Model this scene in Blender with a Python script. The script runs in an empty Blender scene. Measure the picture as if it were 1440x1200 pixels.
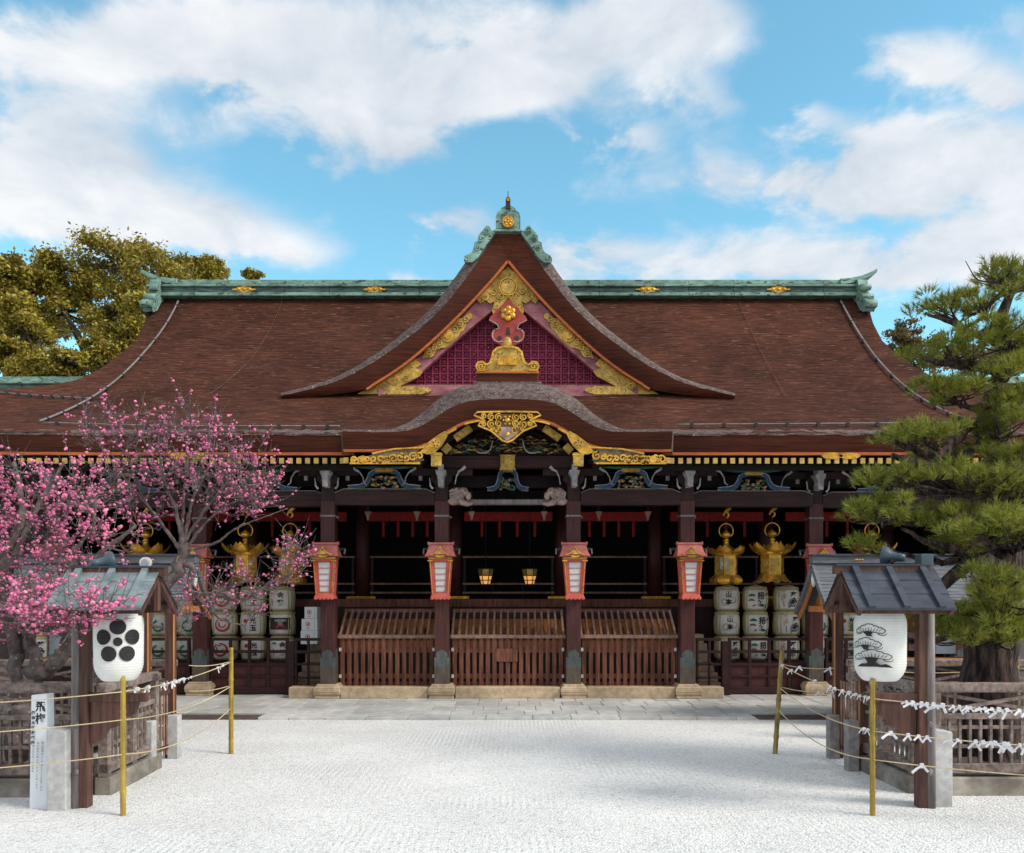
import bpy, bmesh, math, random
import numpy as np
from mathutils import Vector, Matrix
from mathutils.geometry import tessellate_polygon
random.seed(7); rng = np.random.default_rng(7)
R = math.radians
scene = bpy.context.scene
COL = scene.collection

# ------------------------------------------------------------------ camera
EYE = 2.02
cam = bpy.data.cameras.new('camera'); camo = bpy.data.objects.new('camera', cam); COL.objects.link(camo)
camo.location = (0, 0, EYE); camo.rotation_euler = (R(90), 0, 0)
cam.sensor_width = 36; cam.lens = 30; cam.shift_y = 0.1701; cam.clip_end = 3000; cam.clip_start = .1
scene.camera = camo
# ------------------------------------------------------------------ sun, sky, exposure
scene.view_settings.view_transform = 'Standard'; scene.view_settings.look = 'None'
scene.view_settings.gamma = 1; scene.view_settings.exposure = 1.0
sund = Vector((0.72, -0.30, 0.66)).normalized()
sl = bpy.data.lights.new('sun', 'SUN'); sl.energy = 1.6; sl.angle = R(20); sl.color = (1, .93, .83)
so = bpy.data.objects.new('sun', sl); COL.objects.link(so)
so.rotation_euler = sund.to_track_quat('Z', 'Y').to_euler()
world = bpy.data.worlds.new('World'); scene.world = world; world.use_nodes = True
def build_world():
    nt = world.node_tree; N = nt.nodes; L = nt.links; N.clear()
    out = N.new('ShaderNodeOutputWorld'); bg = N.new('ShaderNodeBackground'); bg.inputs[1].default_value = 0.11
    L.new(bg.outputs[0], out.inputs[0])
    sky = N.new('ShaderNodeTexSky'); sky.sky_type = 'NISHITA'; sky.sun_disc = False
    sky.sun_elevation = math.asin(sund.z); sky.sun_rotation = math.atan2(sund.x, sund.y)
    sky.air_density = 1.0; sky.dust_density = 0.2; sky.ozone_density = 2.5
    def math_(op, a, b=None, c=None, clamp=False):
        n = N.new('ShaderNodeMath'); n.operation = op; n.use_clamp = clamp
        for i, v in enumerate((a, b, c)):
            if v is None: continue
            if isinstance(v, (int, float)): n.inputs[i].default_value = v
            else: L.new(v, n.inputs[i])
        return n.outputs[0]
    def vmath(op, a, b=None):
        n = N.new('ShaderNodeVectorMath'); n.operation = op
        for i, v in enumerate((a, b)):
            if v is None: continue
            if isinstance(v, tuple): n.inputs[i].default_value = v
            else: L.new(v, n.inputs[i])
        return n.outputs[0]
    tc = N.new('ShaderNodeTexCoord'); d = tc.outputs['Generated']
    sep = N.new('ShaderNodeSeparateXYZ'); L.new(d, sep.inputs[0])
    # cloud layer: directions met with a flat layer overhead
    zz = math_('MAXIMUM', math_('ADD', sep.outputs[2], .28), .05)
    comb = N.new('ShaderNodeCombineXYZ')
    L.new(math_('DIVIDE', sep.outputs[0], zz), comb.inputs[0]); L.new(math_('DIVIDE', sep.outputs[1], zz), comb.inputs[1])
    p = comb.outputs[0]
    def noise(vec, scale, detail, rough, dist=0.0, off=(0, 0, 0)):
        n = N.new('ShaderNodeTexNoise'); n.inputs['Scale'].default_value = scale; n.inputs['Detail'].default_value = detail
        n.inputs['Roughness'].default_value = rough; n.inputs['Distortion'].default_value = dist
        L.new(vmath('ADD', vec, off), n.inputs['Vector']); return n.outputs['Fac']
    n1 = noise(p, 2.6, 7, .55, .35, (3.1, 1.7, 0)); n2 = noise(p, 7.5, 6, .6, .3, (8, 2, 0)); n3 = noise(p, 1.8, 5, .55, .2, (5.5, 9, 0))
    # cloud banks, each a soft lobe round a direction (px, py are looked up in the photograph's sky)
    lobes = [(90,120,170,95,.36),(40,215,130,50,.26),(205,55,120,55,.20),(380,110,110,60,.30),(450,30,280,60,.32),(560,150,120,60,.34),(690,130,130,60,.40),(870,70,150,65,.42),(960,20,90,35,.26),(150,300,150,40,.20),(370,345,120,30,.26),(300,190,60,40,.12),(470,220,60,30,.12),(230,300,90,30,.14),(520,290,50,20,.12),(60,310,170,70,.20),(330,300,140,60,.16),(1260,200,80,40,.14),(1010,330,120,24,.12),(1010,230,40,30,.12),
             (120,238,60,24,.16),(890,205,55,30,.30),(985,150,55,35,.22),(635,292,60,18,.30),(1180,250,110,50,.30),(1330,210,130,60,.44),(1420,260,90,60,.36),(1130,375,260,34,.40),(1400,350,120,40,.36),(1300,75,110,38,.30),(1400,110,60,24,.24),
             (850,345,60,22,.20),(1140,150,36,22,.22),(1425,25,60,26,.14),(820,260,70,30,.12),(590,392,60,16,.14),(1060,70,40,30,.16),
             (290,145,40,30,-.16),(600,62,35,14,-.14),(440,250,120,34,-.12),(1100,110,50,60,-.14),(740,260,90,40,-.08),(520,310,90,30,-.08),(1240,130,110,18,-.12)]
    ysafe = math_('MAXIMUM', sep.outputs[1], .05)
    ax = math_('DIVIDE', sep.outputs[0], ysafe); az = math_('DIVIDE', sep.outputs[2], ysafe)
    front = math_('GREATER_THAN', sep.outputs[1], .05)
    wob = math_('MULTIPLY', math_('SUBTRACT', n2, .5), .22)
    wob2 = math_('MULTIPLY', math_('SUBTRACT', n1, .5), .16)
    axw = math_('ADD', ax, wob); azw = math_('ADD', az, wob2)
    tot = None
    for (px, py, rx, ry, w) in lobes:
        u = math_('MULTIPLY', math_('SUBTRACT', axw, (px - 720) / 1200), 1200 / rx)
        v = math_('MULTIPLY', math_('SUBTRACT', azw, (845 - py) / 1200), 1200 / ry)
        r2 = math_('ADD', math_('MULTIPLY', u, u), math_('MULTIPLY', v, v))
        g = math_('MULTIPLY', math_('POWER', 2.718, math_('MULTIPLY', r2, -.8)), w)
        tot = g if tot is None else math_('ADD', tot, g)
    tot = math_('MULTIPLY', tot, front)
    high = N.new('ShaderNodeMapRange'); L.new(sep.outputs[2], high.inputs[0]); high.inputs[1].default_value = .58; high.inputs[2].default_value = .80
    back = math_('MULTIPLY', math_('MAXIMUM', math_('SUBTRACT', 1, front), high.outputs[0]), .42)  # unseen cloud added overhead and behind the view to whiten the light
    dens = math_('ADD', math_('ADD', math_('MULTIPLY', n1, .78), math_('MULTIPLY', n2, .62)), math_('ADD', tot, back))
    mr = N.new('ShaderNodeMapRange'); mr.interpolation_type = 'SMOOTHSTEP'; L.new(dens, mr.inputs[0])
    mr.inputs[1].default_value = .78; mr.inputs[2].default_value = 1.08
    mask = math_('MULTIPLY', mr.outputs[0], .95)
    rp = N.new('ShaderNodeValToRGB'); L.new(math_('ADD', math_('MULTIPLY', n3, .6), math_('MULTIPLY', n2, .4)), rp.inputs[0])
    e = rp.color_ramp.elements; e[0].position = .36; e[0].color = (2.6, 2.95, 3.4, 1); e[1].position = .60; e[1].color = (4.45, 4.5, 4.55, 1)
    tint = N.new('ShaderNodeMix'); tint.data_type = 'RGBA'; tint.blend_type = 'MULTIPLY'; tint.inputs[0].default_value = 1
    L.new(sky.outputs[0], tint.inputs[6]); tint.inputs[7].default_value = (.95, 1.36, 1.13, 1)
    mix = N.new('ShaderNodeMix'); mix.data_type = 'RGBA'; L.new(mask, mix.inputs[0]); L.new(tint.outputs[2], mix.inputs[6]); L.new(rp.outputs[0], mix.inputs[7])
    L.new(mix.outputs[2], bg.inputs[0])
build_world()

# ------------------------------------------------------------------ materials
def M(name, c1, c2=None, rough=.75, scale=6, stretch=(1, 1, 1), bump=.15, metal=0.0, island=0.0, detail=5, lo=.35, hi=.65,
      stain=.25, stain_scale=.9, speck=None, speck_scale=40, speck_cut=.68, emit=None, bdist=.02, spec=.35, hue=0.0, trans=0.0):
    m = bpy.data.materials.new(name); m.use_nodes = True; nt = m.node_tree; N = nt.nodes; L = nt.links
    b = N['Principled BSDF']; b.inputs['Roughness'].default_value = rough; b.inputs['Metallic'].default_value = metal
    b.inputs['Specular IOR Level'].default_value = spec
    c2 = c2 or tuple(x * 1.35 for x in c1)
    geo = N.new('ShaderNodeNewGeometry'); mp = N.new('ShaderNodeMapping'); mp.inputs['Scale'].default_value = stretch
    L.new(geo.outputs['Position'], mp.inputs[0])
    n = N.new('ShaderNodeTexNoise'); n.inputs['Scale'].default_value = scale; n.inputs['Detail'].default_value = detail; n.inputs['Roughness'].default_value = .62
    L.new(mp.outputs[0], n.inputs['Vector'])
    r = N.new('ShaderNodeValToRGB'); L.new(n.outputs['Fac'], r.inputs[0]); e = r.color_ramp.elements
    e[0].position = lo; e[0].color = (*c1, 1); e[1].position = hi; e[1].color = (*c2, 1)
    colr = r.outputs[0]
    def mixc(fac, a, bcol, mode='MIX'):
        x = N.new('ShaderNodeMix'); x.data_type = 'RGBA'; x.blend_type = mode
        if isinstance(fac, float): x.inputs[0].default_value = fac
        else: L.new(fac, x.inputs[0])
        L.new(a, x.inputs[6])
        if isinstance(bcol, tuple): x.inputs[7].default_value = (*bcol, 1)
        else: L.new(bcol, x.inputs[7])
        return x.outputs[2]
    if stain:
        s = N.new('ShaderNodeTexNoise'); s.inputs['Scale'].default_value = stain_scale; s.inputs['Detail'].default_value = 4
        L.new(geo.outputs['Position'], s.inputs['Vector'])
        sr = N.new('ShaderNodeValToRGB'); L.new(s.outputs['Fac'], sr.inputs[0]); q = sr.color_ramp.elements
        q[0].position = .33; q[0].color = (1 - stain,) * 3 + (1,); q[1].position = .66; q[1].color = (1 + stain * .35,) * 3 + (1,)
        colr = mixc(1.0, colr, sr.outputs[0], 'MULTIPLY')
    if speck:
        s = N.new('ShaderNodeTexNoise'); s.inputs['Scale'].default_value = speck_scale; s.inputs['Detail'].default_value = 3
        L.new(mp.outputs[0], s.inputs['Vector'])
        k = N.new('ShaderNodeMapRange'); L.new(s.outputs['Fac'], k.inputs[0]); k.inputs[1].default_value = speck_cut; k.inputs[2].default_value = speck_cut + .07
        colr = mixc(k.outputs[0], colr, speck)
    if island or hue:
        h = N.new('ShaderNodeHueSaturation'); L.new(colr, h.inputs['Color'])
        k = N.new('ShaderNodeMapRange'); L.new(geo.outputs['Random Per Island'], k.inputs[0]); k.inputs[3].default_value = 1 - island; k.inputs[4].default_value = 1 + island
        L.new(k.outputs[0], h.inputs['Value'])
        if hue:
            k2 = N.new('ShaderNodeMapRange'); L.new(geo.outputs['Random Per Island'], k2.inputs[0]); k2.inputs[3].default_value = .5 - hue; k2.inputs[4].default_value = .5 + hue
            L.new(k2.outputs[0], h.inputs['Hue'])
        colr = h.outputs[0]
    L.new(colr, b.inputs['Base Color'])
    if bump:
        bp = N.new('ShaderNodeBump'); bp.inputs['Strength'].default_value = bump; bp.inputs['Distance'].default_value = bdist
        L.new(n.outputs['Fac'], bp.inputs['Height']); L.new(bp.outputs[0], b.inputs['Normal'])
    if emit:
        b.inputs['Emission Color'].default_value = (*emit[0], 1); b.inputs['Emission Strength'].default_value = emit[1]
    if trans:
        out = N['Material Output']; tr = N.new('ShaderNodeBsdfTranslucent'); L.new(colr, tr.inputs[0])
        mx = N.new('ShaderNodeMixShader'); mx.inputs[0].default_value = trans
        L.new(b.outputs[0], mx.inputs[1]); L.new(tr.outputs[0], mx.inputs[2]); L.new(mx.outputs[0], out.inputs[0])
    return m
X_ = {}
def mats():
    m = X_
    m['bark'] = M('cypress_bark', (.026, .009, .0055), (.122, .0445, .028), rough=.92, scale=3.0, stretch=(.8, 6, 11), lo=.33, hi=.68, bump=.7, bdist=.03, stain=.30, stain_scale=.6, speck=(.26, .15, .11), speck_scale=5.2, speck_cut=.64, spec=.12)
    m['bark_edge'] = M('worn_bark', (.070, .046, .041), (.17, .128, .118), rough=.9, scale=9, stretch=(1, 2, 2), bump=.5, speck=(.5, .46, .44), speck_scale=22, speck_cut=.64, spec=.15)
    m['fascia'] = M('layered_eave', (.040, .008, .004), (.115, .029, .012), rough=.7, scale=2.5, stretch=(.5, 3, 26), bump=.3, stain=.35, spec=.2)
    m['eave_strip'] = M('red_cedar_strip', (.34, .075, .018), (.60, .17, .045), rough=.6, scale=5, stretch=(.6, 2, 8), stain=.2)
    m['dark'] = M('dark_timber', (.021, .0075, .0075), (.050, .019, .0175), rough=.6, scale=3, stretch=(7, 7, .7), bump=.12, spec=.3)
    m['darkh'] = M('dark_beam_timber', (.024, .009, .009), (.054, .021, .02), rough=.6, scale=3, stretch=(.7, 7, 7), bump=.12, spec=.3)
    m['pillar'] = M('pillar_timber', (.050, .0125, .0115), (.100, .031, .027), rough=.55, scale=3, stretch=(9, 9, .6), bump=.15, stain=.3)
    m['black'] = M('black_timber', (.008, .005, .005), (.017, .010, .010), rough=.8, scale=3, stretch=(1, 1, 1), bump=.05)  # near-black tone shared by soffits, rafters, inner walls and backings
    m['saisen'] = M('weathered_box_timber', (.105, .033, .020), (.255, .098, .060), rough=.7, scale=2.6, stretch=(9, 9, .9), bump=.25, stain=.45, stain_scale=1.6)
    m['saisen_light'] = M('bleached_slat_timber', (.22, .12, .085), (.40, .25, .19), rough=.75, scale=3, stretch=(8, 2, 2), bump=.2, stain=.3, stain_scale=2)
    m['orange'] = M('fresh_cypress_timber', (.36, .125, .035), (.55, .225, .075), rough=.55, scale=3, stretch=(6, 6, .8), bump=.1)
    m['tan'] = M('tan_granite', (.40, .29, .185), (.58, .45, .31), rough=.8, scale=9, bump=.2, stain=.3, speck=(.24, .18, .13), speck_scale=70, speck_cut=.66)
    m['paving'] = M('paving_stone', (.43, .43, .415), (.57, .56, .535), rough=.75, scale=5, bump=.2, island=.14, stain=.2, speck=(.2, .19, .18), speck_scale=60, speck_cut=.68, hue=.012)
    m['granite'] = M('pale_granite', (.42, .415, .41), (.58, .575, .565), rough=.75, scale=14, bump=.2, stain=.22, stain_scale=2, speck=(.24, .23, .23), speck_scale=120, speck_cut=.64)
    m['granite_dark'] = M('grey_granite', (.22, .20, .20), (.33, .31, .31), rough=.75, scale=14, bump=.25, stain=.25, stain_scale=2.5, speck=(.12, .11, .11), speck_scale=120, speck_cut=.64)
    m['curb'] = M('curb_stone', (.20, .175, .145), (.36, .33, .285), rough=.85, scale=5, bump=.4, stain=.45, stain_scale=2.2, speck=(.10, .08, .06), speck_scale=12, speck_cut=.66)
    m['grate'] = M('drain_timber', (.085, .06, .055), (.17, .125, .115), rough=.8, scale=4, stretch=(1, 9, 9), bump=.3)
    m['patina'] = M('copper_patina', (.115, .20, .165), (.27, .44, .355), rough=.55, scale=3.2, stretch=(1.2, 4, 3), bump=.12, stain=.3, speck=(.055, .072, .062), speck_scale=4.5, speck_cut=.57, metal=.1)
    m['patina_dark'] = M('darkened_patina', (.035, .05, .044), (.15, .24, .20), rough=.55, scale=3, stretch=(1.0, 4, 6), bump=.12, stain=.3, metal=.1)
    m['gold'] = M('gilt_metal', (.66, .31, .03), (.90, .52, .085), rough=.34, scale=14, bump=.3, metal=.6, stain=.4, stain_scale=4, speck=(.17, .085, .02), speck_scale=26, speck_cut=.60)
    m['gold_dull'] = M('dull_gilt', (.46, .27, .045), (.70, .47, .12), rough=.48, scale=12, bump=.7, metal=.3, stain=.4, stain_scale=4, speck=(.15, .085, .03), speck_scale=22, speck_cut=.60)
    m['gold_tip'] = M('gilt_rafter_tip', (.42, .27, .07), (.60, .41, .13), rough=.5, scale=8, metal=.2, stain=.1)
    m['maroon'] = M('maroon_lacquer', (.20, .013, .050), (.38, .045, .11), rough=.55, scale=7, bump=.15, speck=(.40, .16, .20), speck_scale=16, speck_cut=.66)
    m['pink'] = M('faded_pink_lacquer', (.30, .075, .11), (.52, .23, .25), rough=.65, scale=3.5, stretch=(1, 1, 2), bump=.15, stain=.35)
    m['red'] = M('vermilion_lacquer', (.33, .040, .035), (.50, .075, .06), rough=.5, scale=5, bump=.1, speck=(.62, .36, .28), speck_scale=14, speck_cut=.68)
    m['lantern_red'] = M('lantern_red_lacquer', (.50, .085, .06), (.62, .13, .09), rough=.45, scale=5, bump=.05, stain=.15)
    m['lantern_roof'] = M('faded_red_roof_metal', (.47, .13, .115), (.60, .215, .19), rough=.5, scale=6, bump=.06, stain=.2)
    m['curtain'] = M('red_curtain_cloth', (.24, .012, .012), (.36, .026, .022), rough=.8, scale=12, bump=.1)
    m['paper'] = M('white_paper', (.78, .79, .80), (.86, .87, .87), rough=.8, scale=4, bump=.02, stain=.05, trans=.25)
    m['chochin'] = M('oiled_lantern_paper', (.80, .795, .755), (.88, .88, .85), rough=.6, scale=3, bump=.03, stain=.10, stain_scale=3, trans=.15)
    m['ink'] = M('black_ink', (.016, .014, .015), (.028, .024, .026), rough=.7, bump=.02)
    m['ink_red'] = M('red_ink', (.50, .028, .03), (.58, .05, .05), rough=.7, bump=.02)
    m['ink_green'] = M('green_ink', (.02, .21, .07), (.04, .30, .10), rough=.7, bump=.02)
    m['ink_brown'] = M('brown_ink', (.28, .13, .07), (.36, .18, .10), rough=.7, bump=.02)
    m['ink_grey'] = M('grey_ink', (.25, .27, .30), (.38, .39, .40), rough=.7, bump=.02)
    m['ink_night'] = M('night_ink', (.03, .02, .022), (.07, .045, .04), rough=.7, bump=.02)
    m['straw'] = M('rice_straw', (.47, .40, .20), (.64, .57, .34), rough=.85, scale=7, stretch=(6, 6, 1), bump=.4, stain=.2, stain_scale=3)
    m['label_paper'] = M('printed_wrap', (.72, .70, .64), (.80, .79, .74), rough=.55, scale=4, bump=.05, stain=.12, stain_scale=3)
    m['carton'] = M('white_carton', (.70, .74, .78), (.78, .81, .84), rough=.6, scale=3, bump=.02, stain=.05)
    m['fence'] = M('weathered_fence_timber', (.125, .090, .078), (.31, .245, .215), rough=.8, scale=3.2, stretch=(5, 5, 5), bump=.35, stain=.4, stain_scale=2.4)
    m['post'] = M('brown_post_timber', (.058, .026, .019), (.14, .064, .048), rough=.65, scale=3, stretch=(8, 8, .7), bump=.2, stain=.3, stain_scale=2.5)
    m['post_grey'] = M('grey_pole_timber', (.15, .125, .125), (.29, .255, .25), rough=.75, scale=3, stretch=(8, 8, .6), bump=.25, stain=.3, stain_scale=2)
    m['bamboo'] = M('yellow_bamboo', (.27, .17, .02), (.47, .33, .06), rough=.42, scale=3, stretch=(14, 14, .8), bump=.06, stain=.35, stain_scale=5)
    m['bamboo_old'] = M('old_bamboo', (.20, .135, .04), (.36, .26, .075), rough=.5, scale=3, stretch=(14, 14, .8), bump=.06, stain=.45, stain_scale=5)
    m['rope'] = M('straw_rope', (.55, .43, .24), (.72, .60, .38), rough=.85, scale=60, bump=.3)
    m['slip'] = M('paper_slip', (.80, .80, .84), (.87, .87, .89), rough=.8, scale=12, bump=.05, stain=.05, trans=.2)
    m['slip_color'] = M('tinted_paper_slip', (.75, .36, .25), (.80, .50, .25), rough=.8, scale=12, bump=.05, trans=.2)
    m['roof_slate'] = M('dark_coated_roof_metal', (.030, .037, .052), (.062, .074, .10), rough=.40, scale=3, stretch=(1, 3, 3), bump=.08, stain=.25, stain_scale=3, speck=(.22, .25, .30), speck_scale=14, speck_cut=.72)
    m['roof_pale'] = M('pale_copper_roof', (.125, .165, .185), (.26, .315, .33), rough=.55, scale=2.5, stretch=(1, 3, 3), bump=.08, stain=.3, stain_scale=3, speck=(.12, .10, .09), speck_scale=14, speck_cut=.68)
    m['tile'] = M('copper_tile_grey', (.085, .09, .102), (.17, .18, .20), rough=.5, scale=4, stretch=(1, 6, 6), bump=.1, stain=.25)
    m['horn'] = M('grey_painted_horn', (.05, .08, .10), (.075, .115, .14), rough=.4, scale=3, bump=.02)
    m['white'] = M('white_paint', (.62, .62, .60), (.74, .74, .72), rough=.6, scale=8, bump=.1, stain=.2, stain_scale=4)
    m['whitewash'] = M('faded_white_pigment', (.33, .31, .32), (.50, .48, .49), rough=.8, scale=8, bump=.2, stain=.25, stain_scale=4)
    m['shoe'] = M('weathered_copper_shoe', (.065, .08, .085), (.13, .145, .135), rough=.5, scale=4, stretch=(4, 4, 1), bump=.1, stain=.3, metal=.2)
    m['shoe_low'] = M('brown_copper_shoe', (.085, .065, .05), (.15, .12, .09), rough=.55, scale=4, stretch=(4, 4, 1), bump=.1, stain=.3, metal=.15)
    m['blue'] = M('blue_pigment', (.03, .055, .14), (.07, .11, .22), rough=.7, scale=10, bump=.1)
    m['green'] = M('green_pigment', (.03, .13, .095), (.06, .20, .15), rough=.7, scale=10, bump=.1)
    m['carved'] = M('gilded_carving', (.06, .045, .03), (.30, .19, .07), rough=.6, scale=9, bump=.4, speck=(.06, .16, .13), speck_scale=9, speck_cut=.58)
    m['cream'] = M('worn_cream_carving', (.30, .20, .18), (.50, .38, .33), rough=.75, scale=10, bump=.35, stain=.3, stain_scale=6)
    m['lamp'] = M('lit_lantern_glass', (.8, .45, .12), rough=.5, emit=((1, .42, .09), .35))
    m['iron'] = M('black_iron', (.02, .02, .022), (.035, .034, .035), rough=.5, bump=.03)
    m['cable'] = M('grey_cable', (.17, .15, .15), (.26, .235, .23), rough=.6, scale=14)
    m['plaster'] = M('grey_plaster', (.16, .155, .15), (.24, .23, .22), rough=.9, scale=4)
    m['notice'] = M('pale_notice_paper', (.60, .72, .80), (.68, .79, .86), rough=.7, scale=4, stain=.05)
    m['blossom'] = M('plum_blossom', (.78, .135, .345), (.89, .37, .56), rough=.65, scale=14, bump=0, island=.36, stain=.12, hue=.016, trans=.25)
    m['twig'] = M('plum_bark', (.085, .062, .06), (.21, .165, .155), rough=.9, scale=10, bump=.4, stain=.35, stain_scale=4, speck=(.27, .29, .22), speck_scale=18, speck_cut=.62)
    m['needle'] = M('pine_needle', (.15, .175, .018), (.35, .345, .045), rough=.5, scale=2.5, bump=0, island=.40, hue=.03, stain=.3, stain_scale=1.8, trans=.25)
    m['pine_bark'] = M('pine_bark', (.016, .010, .009), (.135, .085, .07), rough=.95, scale=3.2, stretch=(4.5, 4.5, .75), bump=1.0, bdist=.10, lo=.40, hi=.62, stain=.2)
    m['leaf'] = M('camphor_leaf', (.23, .18, .02), (.42, .33, .055), rough=.5, scale=.5, bump=0, island=.4, hue=.03, stain=.2, stain_scale=.3, trans=.2)
    m['leaf_brown'] = M('autumn_leaf', (.13, .09, .03), (.22, .16, .06), rough=.6, scale=.5, bump=0, island=.35, hue=.02, trans=.2)
    m['trunk'] = M('tree_bark', (.05, .04, .03), (.13, .11, .085), rough=.95, scale=3, stretch=(3, 3, 1), bump=.5)
    m['soil'] = M('garden_soil', (.08, .06, .045), (.15, .12, .09), rough=.95, scale=6, bump=.5)
mats()
def bark_courses():      # thatch courses and broad weathered patches over the bark colour
    nt = X_['bark'].node_tree; N = nt.nodes; L = nt.links; bs = N['Principled BSDF']; src = bs.inputs['Base Color'].links[0].from_socket
    geo = N.new('ShaderNodeNewGeometry'); w = N.new('ShaderNodeTexWave'); w.bands_direction = 'Z'; w.inputs['Scale'].default_value = 3.4; w.inputs['Distortion'].default_value = 2.2; w.inputs['Detail'].default_value = 4; w.inputs['Detail Scale'].default_value = 1.6
    L.new(geo.outputs['Position'], w.inputs['Vector'])
    r = N.new('ShaderNodeValToRGB'); L.new(w.outputs['Fac'], r.inputs[0]); e = r.color_ramp.elements; e[0].color = (.90, .895, .89, 1); e[1].color = (1.07, 1.07, 1.07, 1)
    n = N.new('ShaderNodeTexNoise'); n.inputs['Scale'].default_value = .42; n.inputs['Detail'].default_value = 6; n.inputs['Roughness'].default_value = .65; L.new(geo.outputs['Position'], n.inputs['Vector'])
    r2 = N.new('ShaderNodeValToRGB'); L.new(n.outputs['Fac'], r2.inputs[0]); e = r2.color_ramp.elements; e[0].position = .34; e[0].color = (.78, .79, .80, 1); e[1].position = .66; e[1].color = (1.18, 1.14, 1.08, 1)
    for q in (r, r2):
        m = N.new('ShaderNodeMix'); m.data_type = 'RGBA'; m.blend_type = 'MULTIPLY'; m.inputs[0].default_value = 1; L.new(src, m.inputs[6]); L.new(q.outputs[0], m.inputs[7]); src = m.outputs[2]
    L.new(src, bs.inputs['Base Color'])
bark_courses()
def gravel_mat():
    m = bpy.data.materials.new('white_gravel'); m.use_nodes = True; nt = m.node_tree; N = nt.nodes; L = nt.links
    b = N['Principled BSDF']; b.inputs['Roughness'].default_value = .9; b.inputs['Specular IOR Level'].default_value = .2
    geo = N.new('ShaderNodeNewGeometry')
    vo = N.new('ShaderNodeTexVoronoi'); vo.inputs['Scale'].default_value = 48; L.new(geo.outputs['Position'], vo.inputs['Vector'])
    sh = N.new('ShaderNodeSeparateColor'); L.new(vo.outputs['Color'], sh.inputs[0])
    r = N.new('ShaderNodeValToRGB'); L.new(sh.outputs[0], r.inputs[0]); e = r.color_ramp.elements
    e[0].position = 0; e[0].color = (.50, .50, .50, 1); e[1].position = 1; e[1].color = (.84, .84, .84, 1)
    x = r.color_ramp.elements.new(.15); x.color = (.66, .655, .65, 1); x = r.color_ramp.elements.new(.4); x.color = (.73, .73, .725, 1)
    no = N.new('ShaderNodeTexNoise'); no.inputs['Scale'].default_value = .7; no.inputs['Detail'].default_value = 5; L.new(geo.outputs['Position'], no.inputs['Vector'])
    r2 = N.new('ShaderNodeValToRGB'); L.new(no.outputs['Fac'], r2.inputs[0]); e = r2.color_ramp.elements
    e[0].position = .3; e[0].color = (.90, .895, .885, 1); e[1].position = .7; e[1].color = (1.04, 1.035, 1.02, 1)
    mx = N.new('ShaderNodeMix'); mx.data_type = 'RGBA'; mx.blend_type = 'MULTIPLY'; mx.inputs[0].default_value = 1
    L.new(r.outputs[0], mx.inputs[6]); L.new(r2.outputs[0], mx.inputs[7]); L.new(mx.outputs[2], b.inputs['Base Color'])
    # raked furrows running towards the hall, patchy
    w = N.new('ShaderNodeTexWave'); w.bands_direction = 'X'; w.inputs['Scale'].default_value = 4.6; w.inputs['Distortion'].default_value = 1.2; w.inputs['Detail'].default_value = 2; w.inputs['Detail Scale'].default_value = .6
    L.new(geo.outputs['Position'], w.inputs['Vector'])
    pt = N.new('ShaderNodeTexNoise'); pt.inputs['Scale'].default_value = .55; L.new(geo.outputs['Position'], pt.inputs['Vector'])
    pr = N.new('ShaderNodeMapRange'); L.new(pt.outputs['Fac'], pr.inputs[0]); pr.inputs[1].default_value = .46; pr.inputs[2].default_value = .70
    wm = N.new('ShaderNodeMath'); wm.operation = 'MULTIPLY'; L.new(w.outputs['Fac'], wm.inputs[0]); L.new(pr.outputs[0], wm.inputs[1])
    b1 = N.new('ShaderNodeBump'); b1.inputs['Strength'].default_value = .30; b1.inputs['Distance'].default_value = .018; L.new(wm.outputs[0], b1.inputs['Height'])
    b2 = N.new('ShaderNodeBump'); b2.inputs['Strength'].default_value = .6; b2.inputs['Distance'].default_value = .02; b2.invert = True
    L.new(vo.outputs['Distance'], b2.inputs['Height']); L.new(b1.outputs[0], b2.inputs['Normal']); L.new(b2.outputs[0], b.inputs['Normal'])
    X_['gravel'] = m
gravel_mat()

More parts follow.
